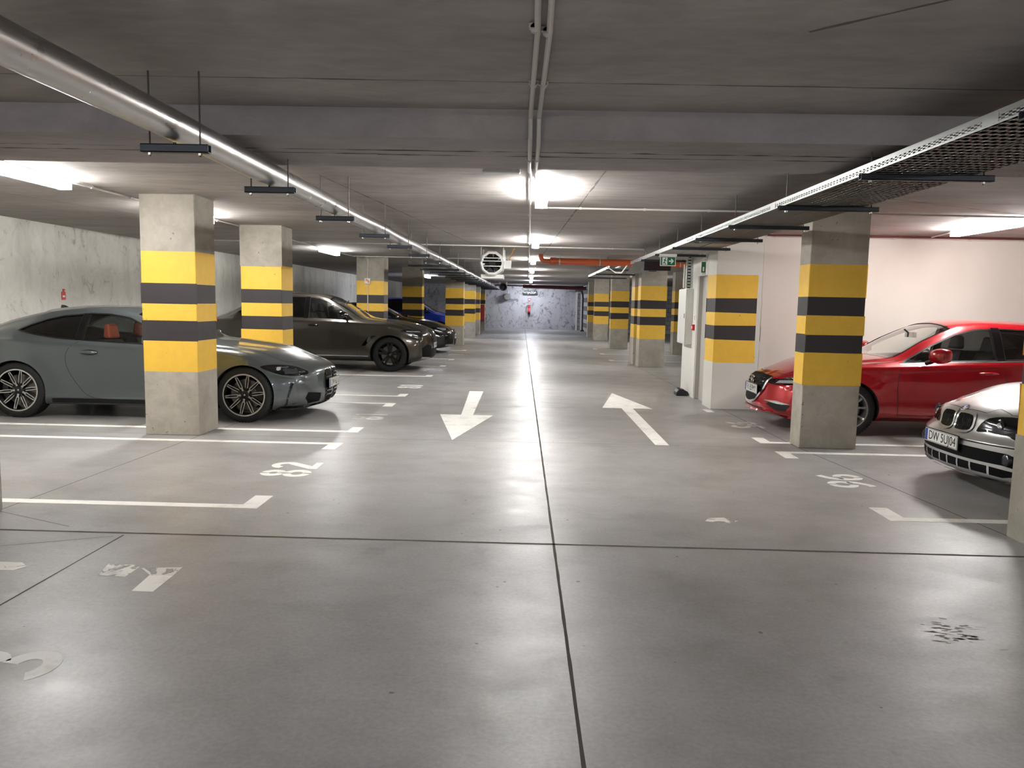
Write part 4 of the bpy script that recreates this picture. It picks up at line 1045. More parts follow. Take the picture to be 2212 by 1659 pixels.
    mx,mz=S['rvm'];mb=MB();mb.box(mx-.02,mx+.02,-.12,.12,mz-.035,mz+.035,'interior_dark');mb.tube([(mx,0,mz),(mx+.09,0,mz+.07)],.012,'interior_dark',8);mb.build('rear_view_mirror',root,bevel=.008)
    return C,root
# ---------------------------------------------------------------- grey coupe
def lamp_unit(C,root,pts,ax,inner,label=None):
    for s_,a in ((1,'L'),(-1,'R')) if ax=='S' else ((1,'F'),(-1,'F')):
        P=pts if (ax=='S' or s_>0) else [(-p[0],p[1]) for p in pts]
        H=C.patch('headlight',root,a,P,'lamp_dark',off=.0025,th=.01,res=.03)
        for (n,q,mn) in inner:
            Q=q if (ax=='S' or s_>0) else [(-p[0],p[1]) for p in q]
            o=C.patch(n,H,a,Q,mn,off=.005,th=.003,res=.03,dome=.003);
COUPE=dict(paint='paint_grey',xf=.87,xr=-3.92,W=.94,ra=.375,wb=2.86,R=.345,rr=.262,wheel='m4',flare=.022,
 curves=dict(zt=[(-3.92,1.03),(-3.85,1.06),(-3.6,1.11),(-3.3,1.205),(-3.0,1.305),(-2.6,1.385),(-2.1,1.418),(-1.8,1.41),(-1.5,1.36),(-1.1,1.20),(-.70,1.02),(-.4,.985),(.2,.91),(.55,.82),(.75,.74),(.87,.67)],
  zs=[(-3.92,.93),(-3,.97),(-2,.935),(-.6,.905),(0,.86),(.5,.745),(.87,.60)],
  ws=[(-3.92,.76),(-3.7,.85),(-3.3,.92),(-2.9,.932),(-2.4,.90),(-1.5,.88),(-.6,.895),(0,.905),(.4,.88),(.7,.80),(.87,.72)],
  wm=[(-3.92,.80),(-3.5,.90),(-2.9,.935),(-2.3,.91),(-1.5,.90),(-.6,.915),(0,.93),(.45,.91),(.87,.82)],
  wr=[(-3.92,.64),(-3.5,.70),(-3.2,.66),(-2.8,.60),(-2.2,.57),(-1.6,.59),(-1.2,.645),(-.8,.72),(-.5,.73),(0,.72),(.4,.68),(.87,.52)],
  zr=[(-3.92,.98),(-3.6,1.04),(-3.4,1.085),(-3.0,1.205),(-2.6,1.305),(-2.1,1.352),(-1.8,1.345),(-1.5,1.30),(-1.1,1.14),(-.73,.97),(-.4,.94),(.2,.87),(.55,.78),(.87,.64)],
  zb=[(-3.92,.34),(-3.6,.22),(-3,.17),(0,.16),(.6,.15),(.87,.2)]),
 nose=[(.1,.12),(.2,.03),(.35,.0),(.55,.01),(.68,.04),(.8,.12)],tail=[(.3,.08),(.5,0),(.9,0),(1.0,.03)],
 cabin=(-.8,-3.25),seatx=-1.62,seatmat='seat_orange',headz=1.14,dashz=.93,rvm=(-1.25,1.22),
 dlo=[[(-.84,.93),(-2.08,.985),(-2.08,1.31),(-1.8,1.305),(-1.55,1.265),(-1.28,1.15),(-1.02,1.035)],
      [(-2.15,.988),(-2.15,1.298),(-2.4,1.275),(-2.6,1.225),(-2.78,1.155),(-2.9,1.09),(-2.65,1.04),(-2.4,1.005)]],
 glass=['car_glass','tinted_glass'],
 windscreen=[(-.71,-.67),(-.66,-.35),(-.64,0),(-.66,.35),(-.71,.67),(-1.46,.555),(-1.50,0),(-1.46,-.555)],wz=.93,
 rearscreen=[(-2.72,-.50),(-2.72,.50),(-3.38,.55),(-3.38,-.55)],rz=1.0,
 split=[('door','S',[(-.62,.26),(-.56,.5),(-.55,.7),(-.60,.905),(-2.1,.965),(-2.2,.88),(-2.24,.76),(-2.2,.6),(-2.07,.4),(-1.95,.29),(-1.7,.25)]),
        ('bonnet','T',[(-.48,-.69),(-.46,0),(-.48,.69),(.1,.69),(.45,.63),(.56,.5),(.62,.3),(.64,0),(.62,-.3),(.56,-.5),(.45,-.63),(.1,-.69)])],
 seams=[smoothpoly([(-2.1,.965),(-2.2,.88),(-2.24,.76),(-2.2,.6),(-2.07,.4),(-1.95,.29),(-1.7,.25),(-.62,.26),(-.56,.5),(-.55,.7),(-.60,.905)],3,False)],
 hoodseam=[('T',[(-.48,.69),(.1,.69),(.45,.63),(.56,.5),(.62,.3),(.64,0),(.62,-.3),(.56,-.5),(.45,-.63),(.1,-.69),(-.48,-.69)])],
 pillar=[((-2.115,.98),(-2.115,1.31),.07)],
 sill=(-2.42,-.42,.2,.11),handles=[(-2.05,-1.84,.835)],hh=1.35,recess='trim_black')
def coupe_front(C,root,txt='DW 8T',plate=True):
    for s_ in (1,-1):
        K=[(s_*y,z) for y,z in [(.035,.20),(.035,.59),(.07,.635),(.22,.62),(.28,.57),(.28,.40),(.25,.20)]]
        G=C.patch('kidney_grille',root,'F',K,'mesh_black',off=.004,th=.01)
        mb=MB()
        for z in (.575,.53,.485,.44,.395,.35,.3): C.ribbon(mb,'F',[(s_*.05,z),(s_*.27,z)],.016,'gloss_black',.014)
        C.ribbon(mb,'F',K,.014,'gloss_black',.008,True);mb.build('grille_bars',G)
        C.patch('air_intake',root,'F',[(s_*y,z) for y,z in [(.42,.2),(.42,.34),(.66,.37),(.70,.30),(.62,.2)]],'mesh_black',off=.003)
        a='L' if s_>0 else 'R'
        C.patch('lower_splitter',root,a,[(.42,.15),(.42,.20),(.7,.215),(.72,.16)],'gloss_black',off=.006)
        C.patch('air_curtain',root,a,[(.60,.50),(.565,.50),(.50,.25),(.47,.2),(.51,.22),(.55,.35)],'gloss_black',off=.003)
        C.patch('lower_splitter',root,'F',[(s_*y,z) for y,z in [(.0,.165),(.0,.19),(.5,.185),(.84,.19),(.84,.17),(.5,.165)]],'gloss_black',off=.02,th=.03)
        C.patch('lower_grille',root,'F',[(s_*.0,.2),(s_*.0,.3),(s_*.2,.3),(s_*.2,.2)],'mesh_black',off=.003)
    lamp_unit(C,root,smoothpoly([(.20,.70),(.33,.725),(.52,.705),(.69,.645),(.72,.60),(.62,.585),(.45,.595),(.32,.64)],3),'S',
      [('lamp_lens',[(.38,.69),(.40,.695),(.425,.695),(.43,.66),(.40,.65),(.38,.66)],'lens_clear'),('lamp_reflector',[(.46,.68),(.6,.66),(.64,.615),(.48,.61)],'lamp_inner')])
    if plate: platemesh(root,C,txt,(.905,.45))
    for x,z,l in ((.56,.56,.05),):
        pass
    for s_ in (-1,1): mirror_part(root,-1.1,s_*.92,1.0,s_,C.S['paint'],'satin_black',.9)
    # roof aerial
    p,n=C.hit('T',-2.75,0);mb=MB();mb.prism([(p.x+.12,-.004,p.z-.03),(p.x-.08,-.02,p.z-.03),(p.x-.06,-.012,p.z+.045),(p.x-.02,-.01,p.z+.04)],(0,.022,0),'gloss_black');mb.build('roof_aerial',root,bevel=.004)
def rear_basic(C,root,z=.85):
    for s_ in (-1,1):
        C.patch('tail_light',root,'B',[(s_*.4,z-.05),(s_*.4,z+.07),(s_*.72,z+.08),(s_*.78,z-.02)],'tail_red',off=.004)
        C.patch('tail_light',root,'L' if s_>0 else 'R',[(C.xr+.32,z+.03),(C.xr+.2,z+.06),(C.xr+.1,z+.07),(C.xr+.12,z-.02),(C.xr+.2,z-.0)],'tail_red',off=.004)
YC=10.215;C,r=build_car(COUPE,'grey two door coupe with orange seats parked behind the first banded column',(-3.515,YC,0),0)
coupe_front(C,r,'DW 6L1U');rear_basic(C,r)
# ---------------------------------------------------------------- bronze suv
SUV=dict(paint='paint_bronze',xf=.88,xr=-4.08,W=1.0,ra=.425,wb=2.975,R=.375,rr=.265,wheel='x6',flare=.03,tw=.26,zm=.7,
 curves=dict(zt=[(-4.08,1.12),(-4.0,1.17),(-3.8,1.24),(-3.5,1.40),(-3.1,1.56),(-2.6,1.665),(-2.1,1.695),(-1.7,1.68),(-1.42,1.61),(-1.0,1.40),(-.55,1.17),(-.3,1.14),(.1,1.10),(.5,1.04),(.75,.97),(.88,.88)],
  zs=[(-4.08,1.06),(-3.2,1.11),(-2,1.09),(-.6,1.06),(0,1.03),(.5,.95),(.88,.80)],
  ws=[(-4.08,.80),(-3.7,.92),(-3.2,.965),(-2.4,.95),(-1.5,.94),(-.6,.945),(0,.955),(.45,.93),(.7,.87),(.88,.80)],
  wm=[(-4.08,.84),(-3.6,.96),(-3,.985),(-2.3,.965),(-1.5,.955),(-.6,.965),(0,.98),(.45,.965),(.88,.87)],
  wr=[(-4.08,.66),(-3.6,.68),(-3.1,.63),(-2.4,.60),(-1.8,.61),(-1.3,.68),(-.85,.77),(-.5,.80),(0,.79),(.4,.75),(.88,.6)],
  zr=[(-4.08,1.08),(-3.8,1.17),(-3.5,1.29),(-3.1,1.45),(-2.6,1.58),(-2.1,1.63),(-1.75,1.62),(-1.4,1.53),(-1.0,1.32),(-.6,1.11),(-.3,1.09),(.1,1.065),(.5,1.0),(.88,.85)],
  zb=[(-4.08,.42),(-3.6,.28),(-3,.22),(0,.22),(.6,.2),(.88,.26)]),
 nose=[(.15,.12),(.25,.04),(.4,.0),(.6,.0),(.8,.03),(.95,.1)],tail=[(.3,.08),(.5,0),(1.0,0),(1.15,.05)],
 cabin=(-.7,-3.5),seatx=-1.55,seatmat='interior_dark',headz=1.42,seatb=.55,dashz=1.1,rvm=(-1.2,1.46),
 dlo=[[(-.78,1.10),(-1.80,1.135),(-1.82,1.585),(-1.6,1.57),(-1.38,1.495),(-1.1,1.34)],
      [(-1.90,1.14),(-1.92,1.59),(-2.3,1.59),(-2.7,1.53),(-2.9,1.46),(-2.9,1.17)],
      [(-2.97,1.175),(-2.97,1.44),(-3.2,1.35),(-3.42,1.24),(-3.3,1.2)]],
 glass=['car_glass','tinted_glass','tinted_glass'],
 windscreen=[(-.58,-.73),(-.52,-.4),(-.5,0),(-.52,.4),(-.58,.73),(-1.38,.62),(-1.42,0),(-1.38,-.62)],wz=1.06,
 rearscreen=[(-3.0,-.5),(-3.0,.5),(-3.7,.58),(-3.7,-.58)],rz=1.12,
 split=[('door','S',[(-.72,.32),(-.70,.7),(-.70,1.08),(-1.86,1.12),(-1.87,.7),(-1.85,.32)]),
        ('bonnet','T',[(-.45,-.76),(-.43,0),(-.45,.76),(.2,.74),(.55,.66),(.72,.4),(.76,0),(.72,-.4),(.55,-.66),(.2,-.74)])],
 seams=[[(-.70,1.07),(-.70,.7),(-.72,.32),(-1.85,.32),(-1.87,.7),(-1.86,1.12)],[(-1.86,.32),(-2.55,.34),(-2.72,.6),(-2.98,.86),(-2.95,1.14)]],
 hoodseam=[('T',[(-.45,.76),(.2,.74),(.55,.66),(.72,.4),(.76,0),(.72,-.4),(.55,-.66),(.2,-.74),(-.45,-.76)])],
 pillar=[((-1.86,1.13),(-1.87,1.6),.09),((-2.935,1.17),(-2.935,1.46),.07)],
 sill=(-2.5,-.46,.27,.13),handles=[(-1.79,-1.57,.985)],handlemat='gloss_black')
def suv_front(C,root,txt,mx=-.97):
    for s_ in (1,-1):
        K=[(s_*y,z) for y,z in [(.04,.60),(.035,.86),(.08,.90),(.34,.885),(.39,.82),(.34,.62)]]
        G=C.patch('kidney_grille',root,'F',K,'mesh_black',off=.004,th=.01)
        mb=MB()
        for k in range(7): y=.08+k*.043;C.ribbon(mb,'F',[(s_*y,.63),(s_*y,.87)],.014,'gloss_black',.014)
        C.ribbon(mb,'F',K,.02,'gloss_black',.008,True);mb.build('grille_bars',G)
        C.patch('air_intake',root,'F',[(s_*y,z) for y,z in [(.36,.28),(.40,.56),(.62,.60),(.80,.52),(.78,.34),(.62,.27)]],'mesh_black',off=.003)
        a='L' if s_>0 else 'R'
        C.patch('wing_vent',root,a,[(-.62,.56),(-.54,.555),(-.37,.74),(-.30,.78),(-.40,.78),(-.50,.72)],'gloss_black',off=.004)
        C.patch('bumper_blade',root,'F',[(s_*y,z) for y,z in [(.42,.27),(.42,.3),(.80,.33),(.80,.295)]],'chrome_satin',off=.012)
        mb=MB();pts=[(.0+.455*math.cos(t),C.R+.455*math.sin(t)) for t in np.linspace(-.1,PI+.1,30)];C.ribbon(mb,a,pts,.05,C.S['paint'],.008);mb.build('arch_trim',root,smooth=True)
        mb=MB();C.ribbon(mb,a,[(-2.5,.335),(-.46,.335)],.022,'chrome_satin',.012);mb.build('sill_strip',root)
    C.patch('lower_grille',root,'F',[(-.34,.28),(-.36,.5),(.36,.5),(.34,.28)],'mesh_black',off=.003)
    lamp_unit(C,root,smoothpoly([(.22,.90),(.4,.925),(.58,.90),(.68,.86),(.68,.79),(.55,.765),(.4,.80),(.3,.84)],3),'S',
      [('lamp_lens',[(.35,.895),(.6,.88),(.64,.865),(.60,.862),(.36,.876)],'lens_clear'),('lamp_reflector',[(.43,.85),(.55,.845),(.62,.81),(.48,.80)],'lamp_inner')])
    platemesh(root,C,txt,(.888,.56))
    for s_ in (-1,1): mirror_part(root,mx,s_*.98,1.20,s_,'gloss_black','gloss_black',1.3)
C,r=build_car(SUV,'large bronze grey SUV parked behind the grey coupe and second banded column',(-3.02,17.5,0),0)
suv_front(C,r,'DW 9SA0');rear_basic(C,r,1.02)
# ---------------------------------------------------------------- black saloon, blue suv, far black car
import copy
SAL=copy.deepcopy(COUPE);SAL['paint']='paint_black';SAL['wheel']='gen';SAL['seatmat']='interior_dark';SAL['handles']=[(-1.75,-1.55,.84)]
SAL['curves']['zt']=[(x,z*1.05 if z>.0 else z) for x,z in SAL['curves']['zt']];
for k in('zs','zr'): SAL['curves'][k]=[(x,z*1.05) for x,z in SAL['curves'][k]]
SAL['dlo']=[[(x,z*1.05) for x,z in w] for w in COUPE['dlo']];SAL['wz']=.97;SAL['rz']=1.05;SAL['headz']=1.2;SAL['dashz']=.97
C,r=build_car(SAL,'glossy black saloon whose nose ends beside the fifth banded column',(-3.12,23.62,0),0)
for s_ in (1,-1):
    G=C.patch('kidney_grille',r,'F',[(s_*y,z) for y,z in [(.02,.52),(.02,.68),(.06,.72),(.26,.71),(.29,.66),(.26,.53)]],'mesh_black',off=.004)
    mb=MB();C.ribbon(mb,'F',[(s_*y,z) for y,z in [(.02,.52),(.02,.68),(.06,.72),(.26,.71),(.29,.66),(.26,.53)]],.016,'chrome_satin',.008,True);mb.build('grille_frame',G)
    C.patch('air_intake',r,'F',[(s_*y,z) for y,z in [(.4,.26),(.4,.42),(.72,.46),(.74,.3)]],'mesh_black',off=.003)
    C.patch('bumper_blade',r,'F',[(s_*y,z) for y,z in [(.3,.22),(.3,.245),(.78,.27),(.78,.24)]],'chrome_satin',off=.01)
    mirror_part(r,-.80,s_*.93,1.05,s_,'paint_black','satin_black',.9)
C.patch('lower_grille',r,'F',[(-.3,.24),(-.3,.42),(.3,.42),(.3,.24)],'mesh_black',off=.003)
lamp_unit(C,r,smoothpoly([(.20,.775),(.33,.80),(.52,.785),(.68,.73),(.70,.68),(.6,.665),(.45,.68),(.32,.72)],3),'S',[('lamp_lens',[(.36,.775),(.6,.745),(.64,.70),(.56,.69),(.40,.735)],'lens_clear')])
platemesh(r,C,'DW 4K20',(.868,.5));rear_basic(C,r,.9)
def retint(root,pm,repl):
    for o in [root]+list(root.children_recursive):
        if o.type=='MESH':
            for i,m_ in enumerate(o.data.materials):
                if m_ and m_.name==repl: o.material_slots[i].link='OBJECT';o.material_slots[i].material=MATS[pm]
BL=copy.deepcopy(SUV);BL['paint']='paint_blue';BL['wheel']='gen';SH=.42
for k in ('zt','zr','wr'):
    v=SUV['curves'][k];BL['curves'][k]=[(v[0][0],v[0][1]-.02)]+[(x+SH,z) for x,z in v if x<-.45]+[(x,z) for x,z in v if x>=.3]
for k in ('windscreen','rearscreen'): BL[k]=[(x+SH,y) for x,y in SUV[k]]
BL['dlo']=[[(x+SH,z) for x,z in w] for w in SUV['dlo']];BL['cabin']=(-.7+SH,-3.5+SH);BL['seatx']=-1.55+SH;BL['rvm']=(-1.2+SH,1.46);BL['split']=[];BL['hoodseam']=[]
BL['pillar']=[((-1.86+SH,1.13),(-1.87+SH,1.6),.09)];BL['seams']=[[(-1.86+SH,1.12),(-1.87+SH,.7),(-1.85+SH,.32)]];BL['handles']=[(-1.37,-1.15,.985)]
C,r2=build_car(BL,'blue SUV glimpsed between the fourth and fifth banded columns',(-3.42,30.2,0),0)
suv_front(C,r2,'DW 7G30',-.5);rear_basic(C,r2,1.02)
r3=copy_tree(r);r3.location=(-3.6,34.9,0);r3['label']='dark car roof barely visible behind the blue SUV'
# ---------------------------------------------------------------- red hatchback
HAT=dict(paint='paint_red',xf=.97,xr=-3.5,W=.90,ra=.36,wb=2.7,R=.325,rr=.232,wheel='maz',flare=.02,tw=.21,zm=.58,
 curves=dict(zt=[(-3.5,.98),(-3.44,1.04),(-3.3,1.16),(-3.1,1.30),(-2.8,1.385),(-2.3,1.445),(-1.8,1.455),(-1.5,1.43),(-1.35,1.395),(-1.0,1.23),(-.5,.99),(-.3,.965),(.1,.93),(.5,.86),(.8,.76),(.97,.66)],
  zs=[(-3.5,.93),(-2.9,.99),(-2.3,.96),(-.6,.87),(0,.85),(.5,.77),(.97,.60)],
  ws=[(-3.5,.70),(-3.2,.80),(-2.8,.85),(-2,.85),(-1.2,.84),(-.6,.85),(0,.86),(.45,.83),(.75,.77),(.97,.69)],
  wm=[(-3.5,.76),(-3.1,.86),(-2.7,.89),(-2,.875),(-1.2,.865),(-.6,.87),(0,.89),(.45,.87),(.97,.78)],
  wr=[(-3.5,.58),(-3.1,.58),(-2.6,.57),(-2,.57),(-1.5,.58),(-1.1,.63),(-.7,.68),(-.4,.69),(0,.67),(.4,.62),(.97,.48)],
  zr=[(-3.5,.95),(-3.3,1.06),(-3.1,1.20),(-2.8,1.31),(-2.3,1.375),(-1.8,1.39),(-1.5,1.36),(-1.3,1.30),(-1.0,1.165),(-.6,.955),(-.3,.92),(.1,.89),(.5,.82),(.97,.63)],
  zb=[(-3.5,.36),(-3.2,.24),(-2.7,.18),(0,.18),(.6,.17),(.97,.22)]),
 nose=[(.1,.12),(.2,.04),(.3,0),(.5,.035),(.65,.07),(.8,.15)],tail=[(.3,.08),(.5,0),(.9,0),(1.0,.03)],kf=(.42,2.4),
 cabin=(-.62,-3.1),seatx=-1.62,seatmat='seat_grey',headz=1.2,dashz=.94,rvm=(-1.12,1.24),
 dlo=[[(-.66,.915),(-1.80,.965),(-1.80,1.34),(-1.6,1.33),(-1.35,1.265),(-1.05,1.13)],
      [(-1.90,.97),(-1.90,1.345),(-2.3,1.33),(-2.6,1.28),(-2.62,1.005)],
      [(-2.68,1.01),(-2.66,1.265),(-2.85,1.19),(-2.98,1.06)]],
 glass=['car_glass','tinted_glass','tinted_glass'],
 windscreen=[(-.53,-.63),(-.47,-.33),(-.45,0),(-.47,.33),(-.53,.63),(-1.33,.535),(-1.37,0),(-1.33,-.535)],wz=.9,
 rearscreen=[(-3.05,-.45),(-3.05,.45),(-3.35,.5),(-3.35,-.5)],rz=1.05,
 split=[('door','S',[(-.60,.27),(-.58,.6),(-.60,.88),(-1.86,.95),(-1.90,.6),(-1.86,.27)]),
        ('bonnet','T',[(-.42,-.65),(-.40,0),(-.42,.65),(.1,.66),(.45,.62),(.68,.42),(.76,.2),(.78,0),(.76,-.2),(.68,-.42),(.45,-.62),(.1,-.66)])],
 seams=[[(-.60,.88),(-.58,.6),(-.60,.27),(-1.86,.27),(-1.90,.6),(-1.86,.95)],[(-1.86,.27),(-2.28,.3),(-2.45,.55),(-2.68,.78),(-2.66,.98)]],
 hoodseam=[('T',[(-.42,.65),(.1,.66),(.45,.62),(.68,.42),(.76,.2),(.78,0),(.76,-.2),(.68,-.42),(.45,-.62),(.1,-.66),(-.42,-.65)])],
 pillar=[((-1.85,.96),(-1.85,1.36),.10),((-2.65,1.01),(-2.64,1.28),.06)],beltchrome=[(-.62,.895),(-1.2,.925),(-1.85,.95),(-2.65,.985)],
 sill=(-2.3,-.4,.2,.06),sillmat='trim_black',handles=[(-1.79,-1.55,.805)],recess='paint_red')
C,r=build_car(HAT,'red hatchback parked nose out before the white bay end wall',(3.965,10.22,0),PI)
G_=[(-.40,.66),(-.36,.68),(0,.70),(.36,.68),(.40,.66),(.34,.50),(.22,.36),(.1,.33),(0,.325),(-.1,.33),(-.22,.36),(-.34,.50)]
G=C.patch('grille',r,'F',G_,'mesh_black',off=.004,th=.012)
mb=MB()
for z in (.64,.60,.56,.52,.47): C.ribbon(mb,'F',[(-.36+(.66-z)*.5,z),(0,z-.008),(.36-(.66-z)*.5,z)],.012,'gloss_black',.012)
mb.build('grille_bars',G)
mb=MB();C.ribbon(mb,'F',[(-.41,.655),(-.35,.50),(-.23,.35),(-.1,.318),(0,.312),(.1,.318),(.23,.35),(.35,.50),(.41,.655)],.03,'chrome_satin',.016);mb.build('chrome_wing',G,smooth=True)
p,n=C.hit('F',0,.60);mb=MB();mb.lathe([(0,.058),(.012,.064),(.014,.056),(.006,.05)],'chrome','x',(p.x+.012,0,.6),32)
for s_ in (1,-1): mb.tube([(p.x+.024,s_*.0,.592),(p.x+.024,s_*.022,.612),(p.x+.022,s_*.048,.628)],.006,'chrome',8)
mb.tube([(p.x+.022,-.05,.585),(p.x+.024,-.02,.58),(p.x+.024,0,.593),(p.x+.024,.02,.58),(p.x+.022,.05,.585)],.005,'chrome',8);mb.build('badge',G,smooth=True)
platemesh(r,C,'FX 859MY',(.955,.49))
for s_ in (1,-1):
    C.patch('fog_light_recess',r,'F',[(s_*y,z) for y,z in [(.46,.33),(.50,.36),(.66,.37),(.76,.34),(.72,.27),(.62,.26)]],'satin_black',off=.003)
    C.patch('fog_light_blade',r,'F',[(s_*y,z) for y,z in [(.42,.375),(.6,.385),(.76,.36),(.68,.345),(.55,.355)]],'chrome_satin',off=.012)
    C.patch('lower_grille',r,'F',[(s_*0,.20),(s_*0,.28),(s_*.36,.27),(s_*.42,.22),(s_*.38,.195)],'satin_black',off=.003)
    C.patch('bumper_lip',r,'F',[(s_*0,.165),(s_*0,.19),(s_*.45,.185),(s_*.75,.2),(s_*.75,.175),(s_*.45,.162)],'paint_red',off=.03,th=.04)
    mirror_part(r,-.95,s_*.92,1.01,s_,'paint_red','satin_black',1.25)
lamp_unit(C,r,smoothpoly([(.18,.745),(.35,.735),(.55,.70),(.70,.665),(.74,.64),(.66,.62),(.48,.635),(.32,.67)],3),'S',[('lamp_lens',[(.34,.725),(.62,.675),(.60,.655),(.36,.695)],'lens_clear'),('lamp_reflector',[(.4,.685),(.58,.65),(.56,.638),(.42,.66)],'lamp_inner')])
for s_ in (1,-1):
    H=C.patch('headlight',r,'F',smoothpoly([(s_*y,z) for y,z in [(.40,.60),(.42,.645),(.55,.665),(.72,.675),(.76,.63),(.66,.59),(.5,.585)]],3),'lamp_dark',off=.003,th=.01)
    C.patch('lamp_lens',H,'F',[(s_*y,z) for y,z in [(.52,.605),(.53,.635),(.70,.655),(.72,.62)]],'lens_clear',off=.006,th=.004)
rear_basic(C,r,.9)
# ---------------------------------------------------------------- silver coupe
SIL=dict(paint='paint_silver',xf=.78,xr=-3.7,W=.88,ra=.345,wb=2.725,R=.315,rr=.225,wheel='gen',flare=.012,tw=.21,zm=.5,
 curves=dict(zt=[(-3.7,.98),(-3.6,1.01),(-3.1,1.04),(-2.7,1.22),(-2.3,1.33),(-1.9,1.37),(-1.5,1.35),(-1.0,1.15),(-.55,.95),(-.3,.93),(.1,.885),(.45,.82),(.68,.745),(.78,.69)],
  zs=[(-3.7,.9),(-2,.88),(-.6,.83),(0,.805),(.5,.735),(.78,.62)],
  ws=[(-3.7,.74),(-3.2,.82),(-2.7,.84),(-1.5,.83),(-.6,.835),(0,.84),(.45,.81),(.78,.72)],
  wm=[(-3.7,.78),(-3.2,.86),(-2.7,.875),(-1.5,.865),(-.6,.865),(0,.875),(.45,.86),(.78,.80)],
  wr=[(-3.7,.62),(-3.2,.62),(-2.6,.56),(-2,.54),(-1.5,.57),(-1,.62),(-.6,.66),(0,.66),(.4,.62),(.78,.5)],
  zr=[(-3.7,.94),(-3.2,1.0),(-2.7,1.16),(-2.3,1.27),(-1.9,1.31),(-1.5,1.28),(-1.0,1.08),(-.6,.91),(-.3,.895),(.1,.85),(.45,.785),(.78,.66)],
  zb=[(-3.7,.34),(-3.3,.24),(-2.7,.2),(0,.19),(.5,.17),(.78,.19)]),
 nose=[(.1,.08),(.18,.02),(.3,0),(.48,.0),(.51,.035),(.56,.075),(.68,.10),(.8,.17)],tail=[(.3,.08),(.5,0),(.9,0),(1.0,.03)],kf=(.36,2.4),
 cabin=(-.65,-2.9),seatx=-1.6,seatmat='interior_dark',headz=1.1,dashz=.9,rvm=(-1.2,1.18),
 dlo=[[(-.74,.87),(-1.85,.90),(-1.85,1.24),(-1.55,1.22),(-1.2,1.09)],[(-1.92,.905),(-1.92,1.24),(-2.3,1.2),(-2.6,1.08),(-2.6,.93)]],
 glass=['car_glass','tinted_glass'],
 windscreen=[(-.58,-.6),(-.53,0),(-.58,.6),(-1.38,.51),(-1.42,0),(-1.38,-.51)],wz=.88,rearscreen=[(-2.55,-.44),(-2.55,.44),(-3.0,.5),(-3.0,-.5)],rz=.98,
 split=[('door','S',[(-.58,.27),(-.56,.6),(-.58,.84),(-1.9,.885),(-1.95,.6),(-1.9,.27)]),
        ('bonnet','T',[(-.48,-.62),(-.46,0),(-.48,.62),(.1,.64),(.38,.60),(.50,.46),(.50,.30),(.60,.28),(.63,0),(.60,-.28),(.50,-.30),(.50,-.46),(.38,-.60),(.1,-.64)])],
 seams=[[(-.58,.84),(-.56,.6),(-.58,.27),(-1.9,.27),(-1.95,.6),(-1.9,.885)]],
 hoodseam=[('T',[(-.48,.62),(.1,.64),(.38,.60),(.50,.46),(.50,.30),(.60,.28),(.63,0),(.60,-.28),(.50,-.30),(.50,-.46),(.38,-.60),(.1,-.64),(-.48,-.62)])],
 pillar=[((-1.885,.9),(-1.885,1.25),.06)],sill=(-2.3,-.4,.22,.05),sillmat='paint_silver',handles=[(-1.8,-1.6,.77)])
C,r=build_car(SIL,'silver coupe with twin kidney grille at the right frame edge',(4.48,6.70,0),PI)
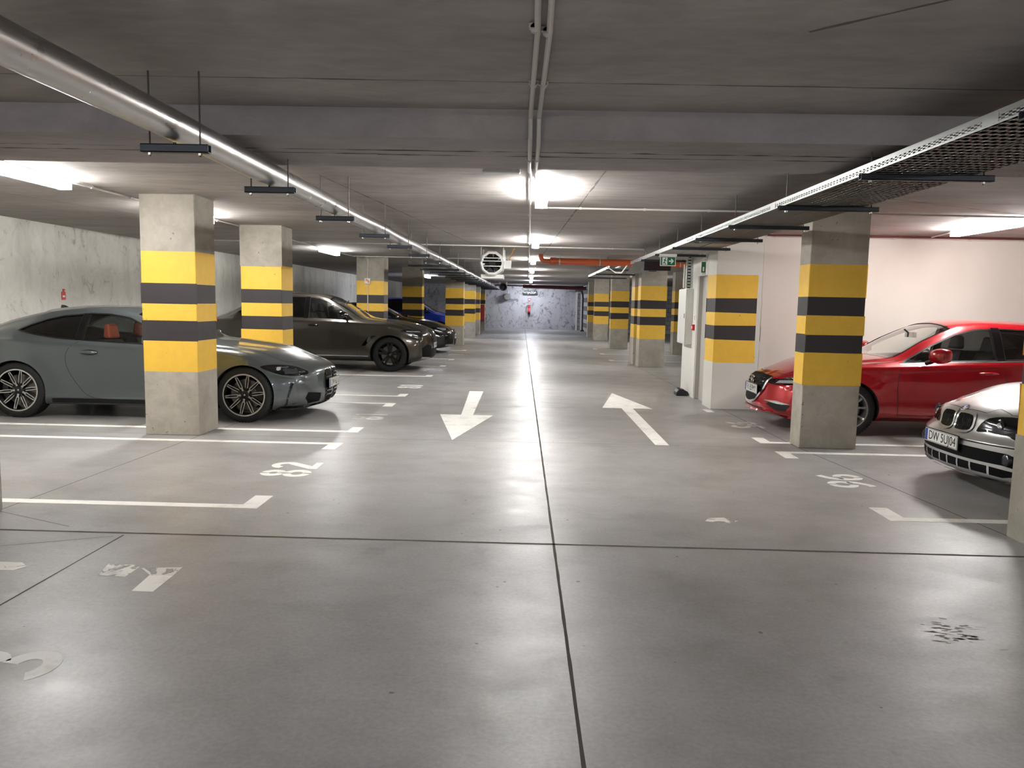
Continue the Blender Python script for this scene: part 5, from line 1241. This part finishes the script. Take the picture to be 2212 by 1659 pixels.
for s_ in (1,-1):
    K=smoothpoly([(s_*y,z) for y,z in [(.02,.555),(.022,.655),(.05,.685),(.18,.685),(.235,.66),(.245,.60),(.21,.535),(.06,.525)]],3)
    G=C.patch('kidney_grille',r,'F',K,'mesh_black',off=.004,th=.012,res=.03)
    mb=MB()
    for k in range(9): y=.045+k*.02;C.ribbon(mb,'F',[(s_*y,.545),(s_*y,.672)],.006,'gloss_black',.012)
    mb.build('grille_bars',G)
    mb=MB();C.ribbon(mb,'F',K,.022,'paint_silver',.010,True,.02,side=0);mb.build('grille_frame',G,smooth=True)
    HL=smoothpoly([(s_*y,z) for y,z in [(.29,.555),(.34,.655),(.43,.695),(.60,.70),(.72,.675),(.76,.60),(.70,.545),(.62,.535),(.55,.56),(.46,.555),(.40,.565)]],3)
    H=C.patch('headlight',r,'F',HL,'lamp_dark',off=.004,th=.012,res=.03)
    for (yc,zc,rr_) in ((.46,.625,.05),(.61,.62,.055)):
        p,n=C.hit('F',s_*(yc+.03),zc);mb=MB();mb.lathe([(-.01,rr_*1.1),(.006,rr_),(-.012,rr_*.55),(-.0,.0)],'lamp_inner','x',(p.x+.004,s_*yc,zc),24);mb.lathe([(.0,rr_*.6),(.012,rr_*.4),(.016,0)],'lens_clear','x',(p.x+.004,s_*yc,zc),24);mb.build('lamp_lens',H,smooth=True)
    C.patch('air_intake',r,'F',[(s_*y,z) for y,z in [(0,.33),(0,.43),(.4,.43),(.62,.425),(.70,.40),(.70,.31),(.6,.325)]],'mesh_black',off=.003,res=.03)
    L_=C.patch('lower_grille',r,'F',[(s_*y,z) for y,z in [(0,.235),(0,.305),(.5,.30),(.69,.285),(.69,.25),(.6,.225),(.45,.235)]],'mesh_black',off=.003,res=.03)
    mb=MB()
    for y in (.06,.20,.34,.50): C.ribbon(mb,'F',[(s_*y,.235),(s_*y,.305)],.018,'paint_silver',.008)
    mb.build('grille_fins',L_)
    p,n=C.hit('F',s_*.62,.375);mb=MB();mb.lathe([(-.02,.05),(.01,.048),(.014,.042),(.02,.03),(.022,0)],'lamp_inner','x',(p.x,s_*.62,.375),20);mb.lathe([(.012,.0),(.024,0.01),(.018,.038)],'lamp_inner','x',(p.x,s_*.62,.375),20);mb.build('fog_light',r,smooth=True)
    mirror_part(r,-.82,s_*.87,.95,s_,'paint_silver','satin_black',.85)
mb=MB();C.ribbon(mb,'F',[(-.84,.475),(-.5,.475),(0,.472),(.5,.475),(.84,.475)],.012,'slot_dark',.002);mb.build('bumper_gap',r)
mb=MB();C.ribbon(mb,'F',[(-.82,.19),(-.4,.185),(0,.183),(.4,.185),(.82,.19)],.03,'paint_silver',.02);mb.build('bumper_lip',r)
p,n=C.hit('F',0,.44);platemesh(r,C,'DW 5UJ04',(p.x+.022,.435),yc=-.03)
p,n=C.hit('T',.62,0);t_=MB();M_=basis(p+n*.004,Vector((0,1,0)),n.cross(Vector((0,1,0))))
t_.lathe([(0,.0),(0.004,.03),(0.006,.041),(0,.043)],'chrome','z',seg=28)
for k in range(2): t_.poly([(0,0,.0075)]+[(.028*math.cos(a),.028*math.sin(a),.0075) for a in np.linspace(k*PI,k*PI+PI/2,8)],'plate_blue')
for k in range(2): t_.poly([(0,0,.0075)]+[(.028*math.cos(a),.028*math.sin(a),.0075) for a in np.linspace(k*PI+PI/2,k*PI+PI,8)],'plate_white')
bd=t_.build('badge',r,smooth=True);bd.matrix_local=M_
rear_basic(C,r,.82)
# ---------------------------------------------------------------- world, exposure
w=bpy.data.worlds.new('world');SC.world=w;w.use_nodes=True;w.node_tree.nodes['Background'].inputs[0].default_value=(0,0,0,1)
LS=globals().get('LAMP_STRENGTH',30.)
for n_,s_ in (('lamp_lit',1.),('lamp_lit_cool',1.)): MATS[n_].node_tree.nodes['Principled BSDF'].inputs['Emission Strength'].default_value=LS*s_
vs=SC.view_settings;SC.display_settings.display_device='sRGB';vs.view_transform='Standard';vs.look='None';vs.gamma=1.;vs.use_curve_mapping=False;vs.exposure=EXPO
SC.cycles.max_bounces=10;SC.cycles.diffuse_bounces=6;SC.cycles.glossy_bounces=5;SC.cycles.transparent_max_bounces=16;SC.cycles.use_denoising=True
SC.cycles.sample_clamp_indirect=8.;SC.cycles.caustics_reflective=False;SC.cycles.caustics_refractive=False
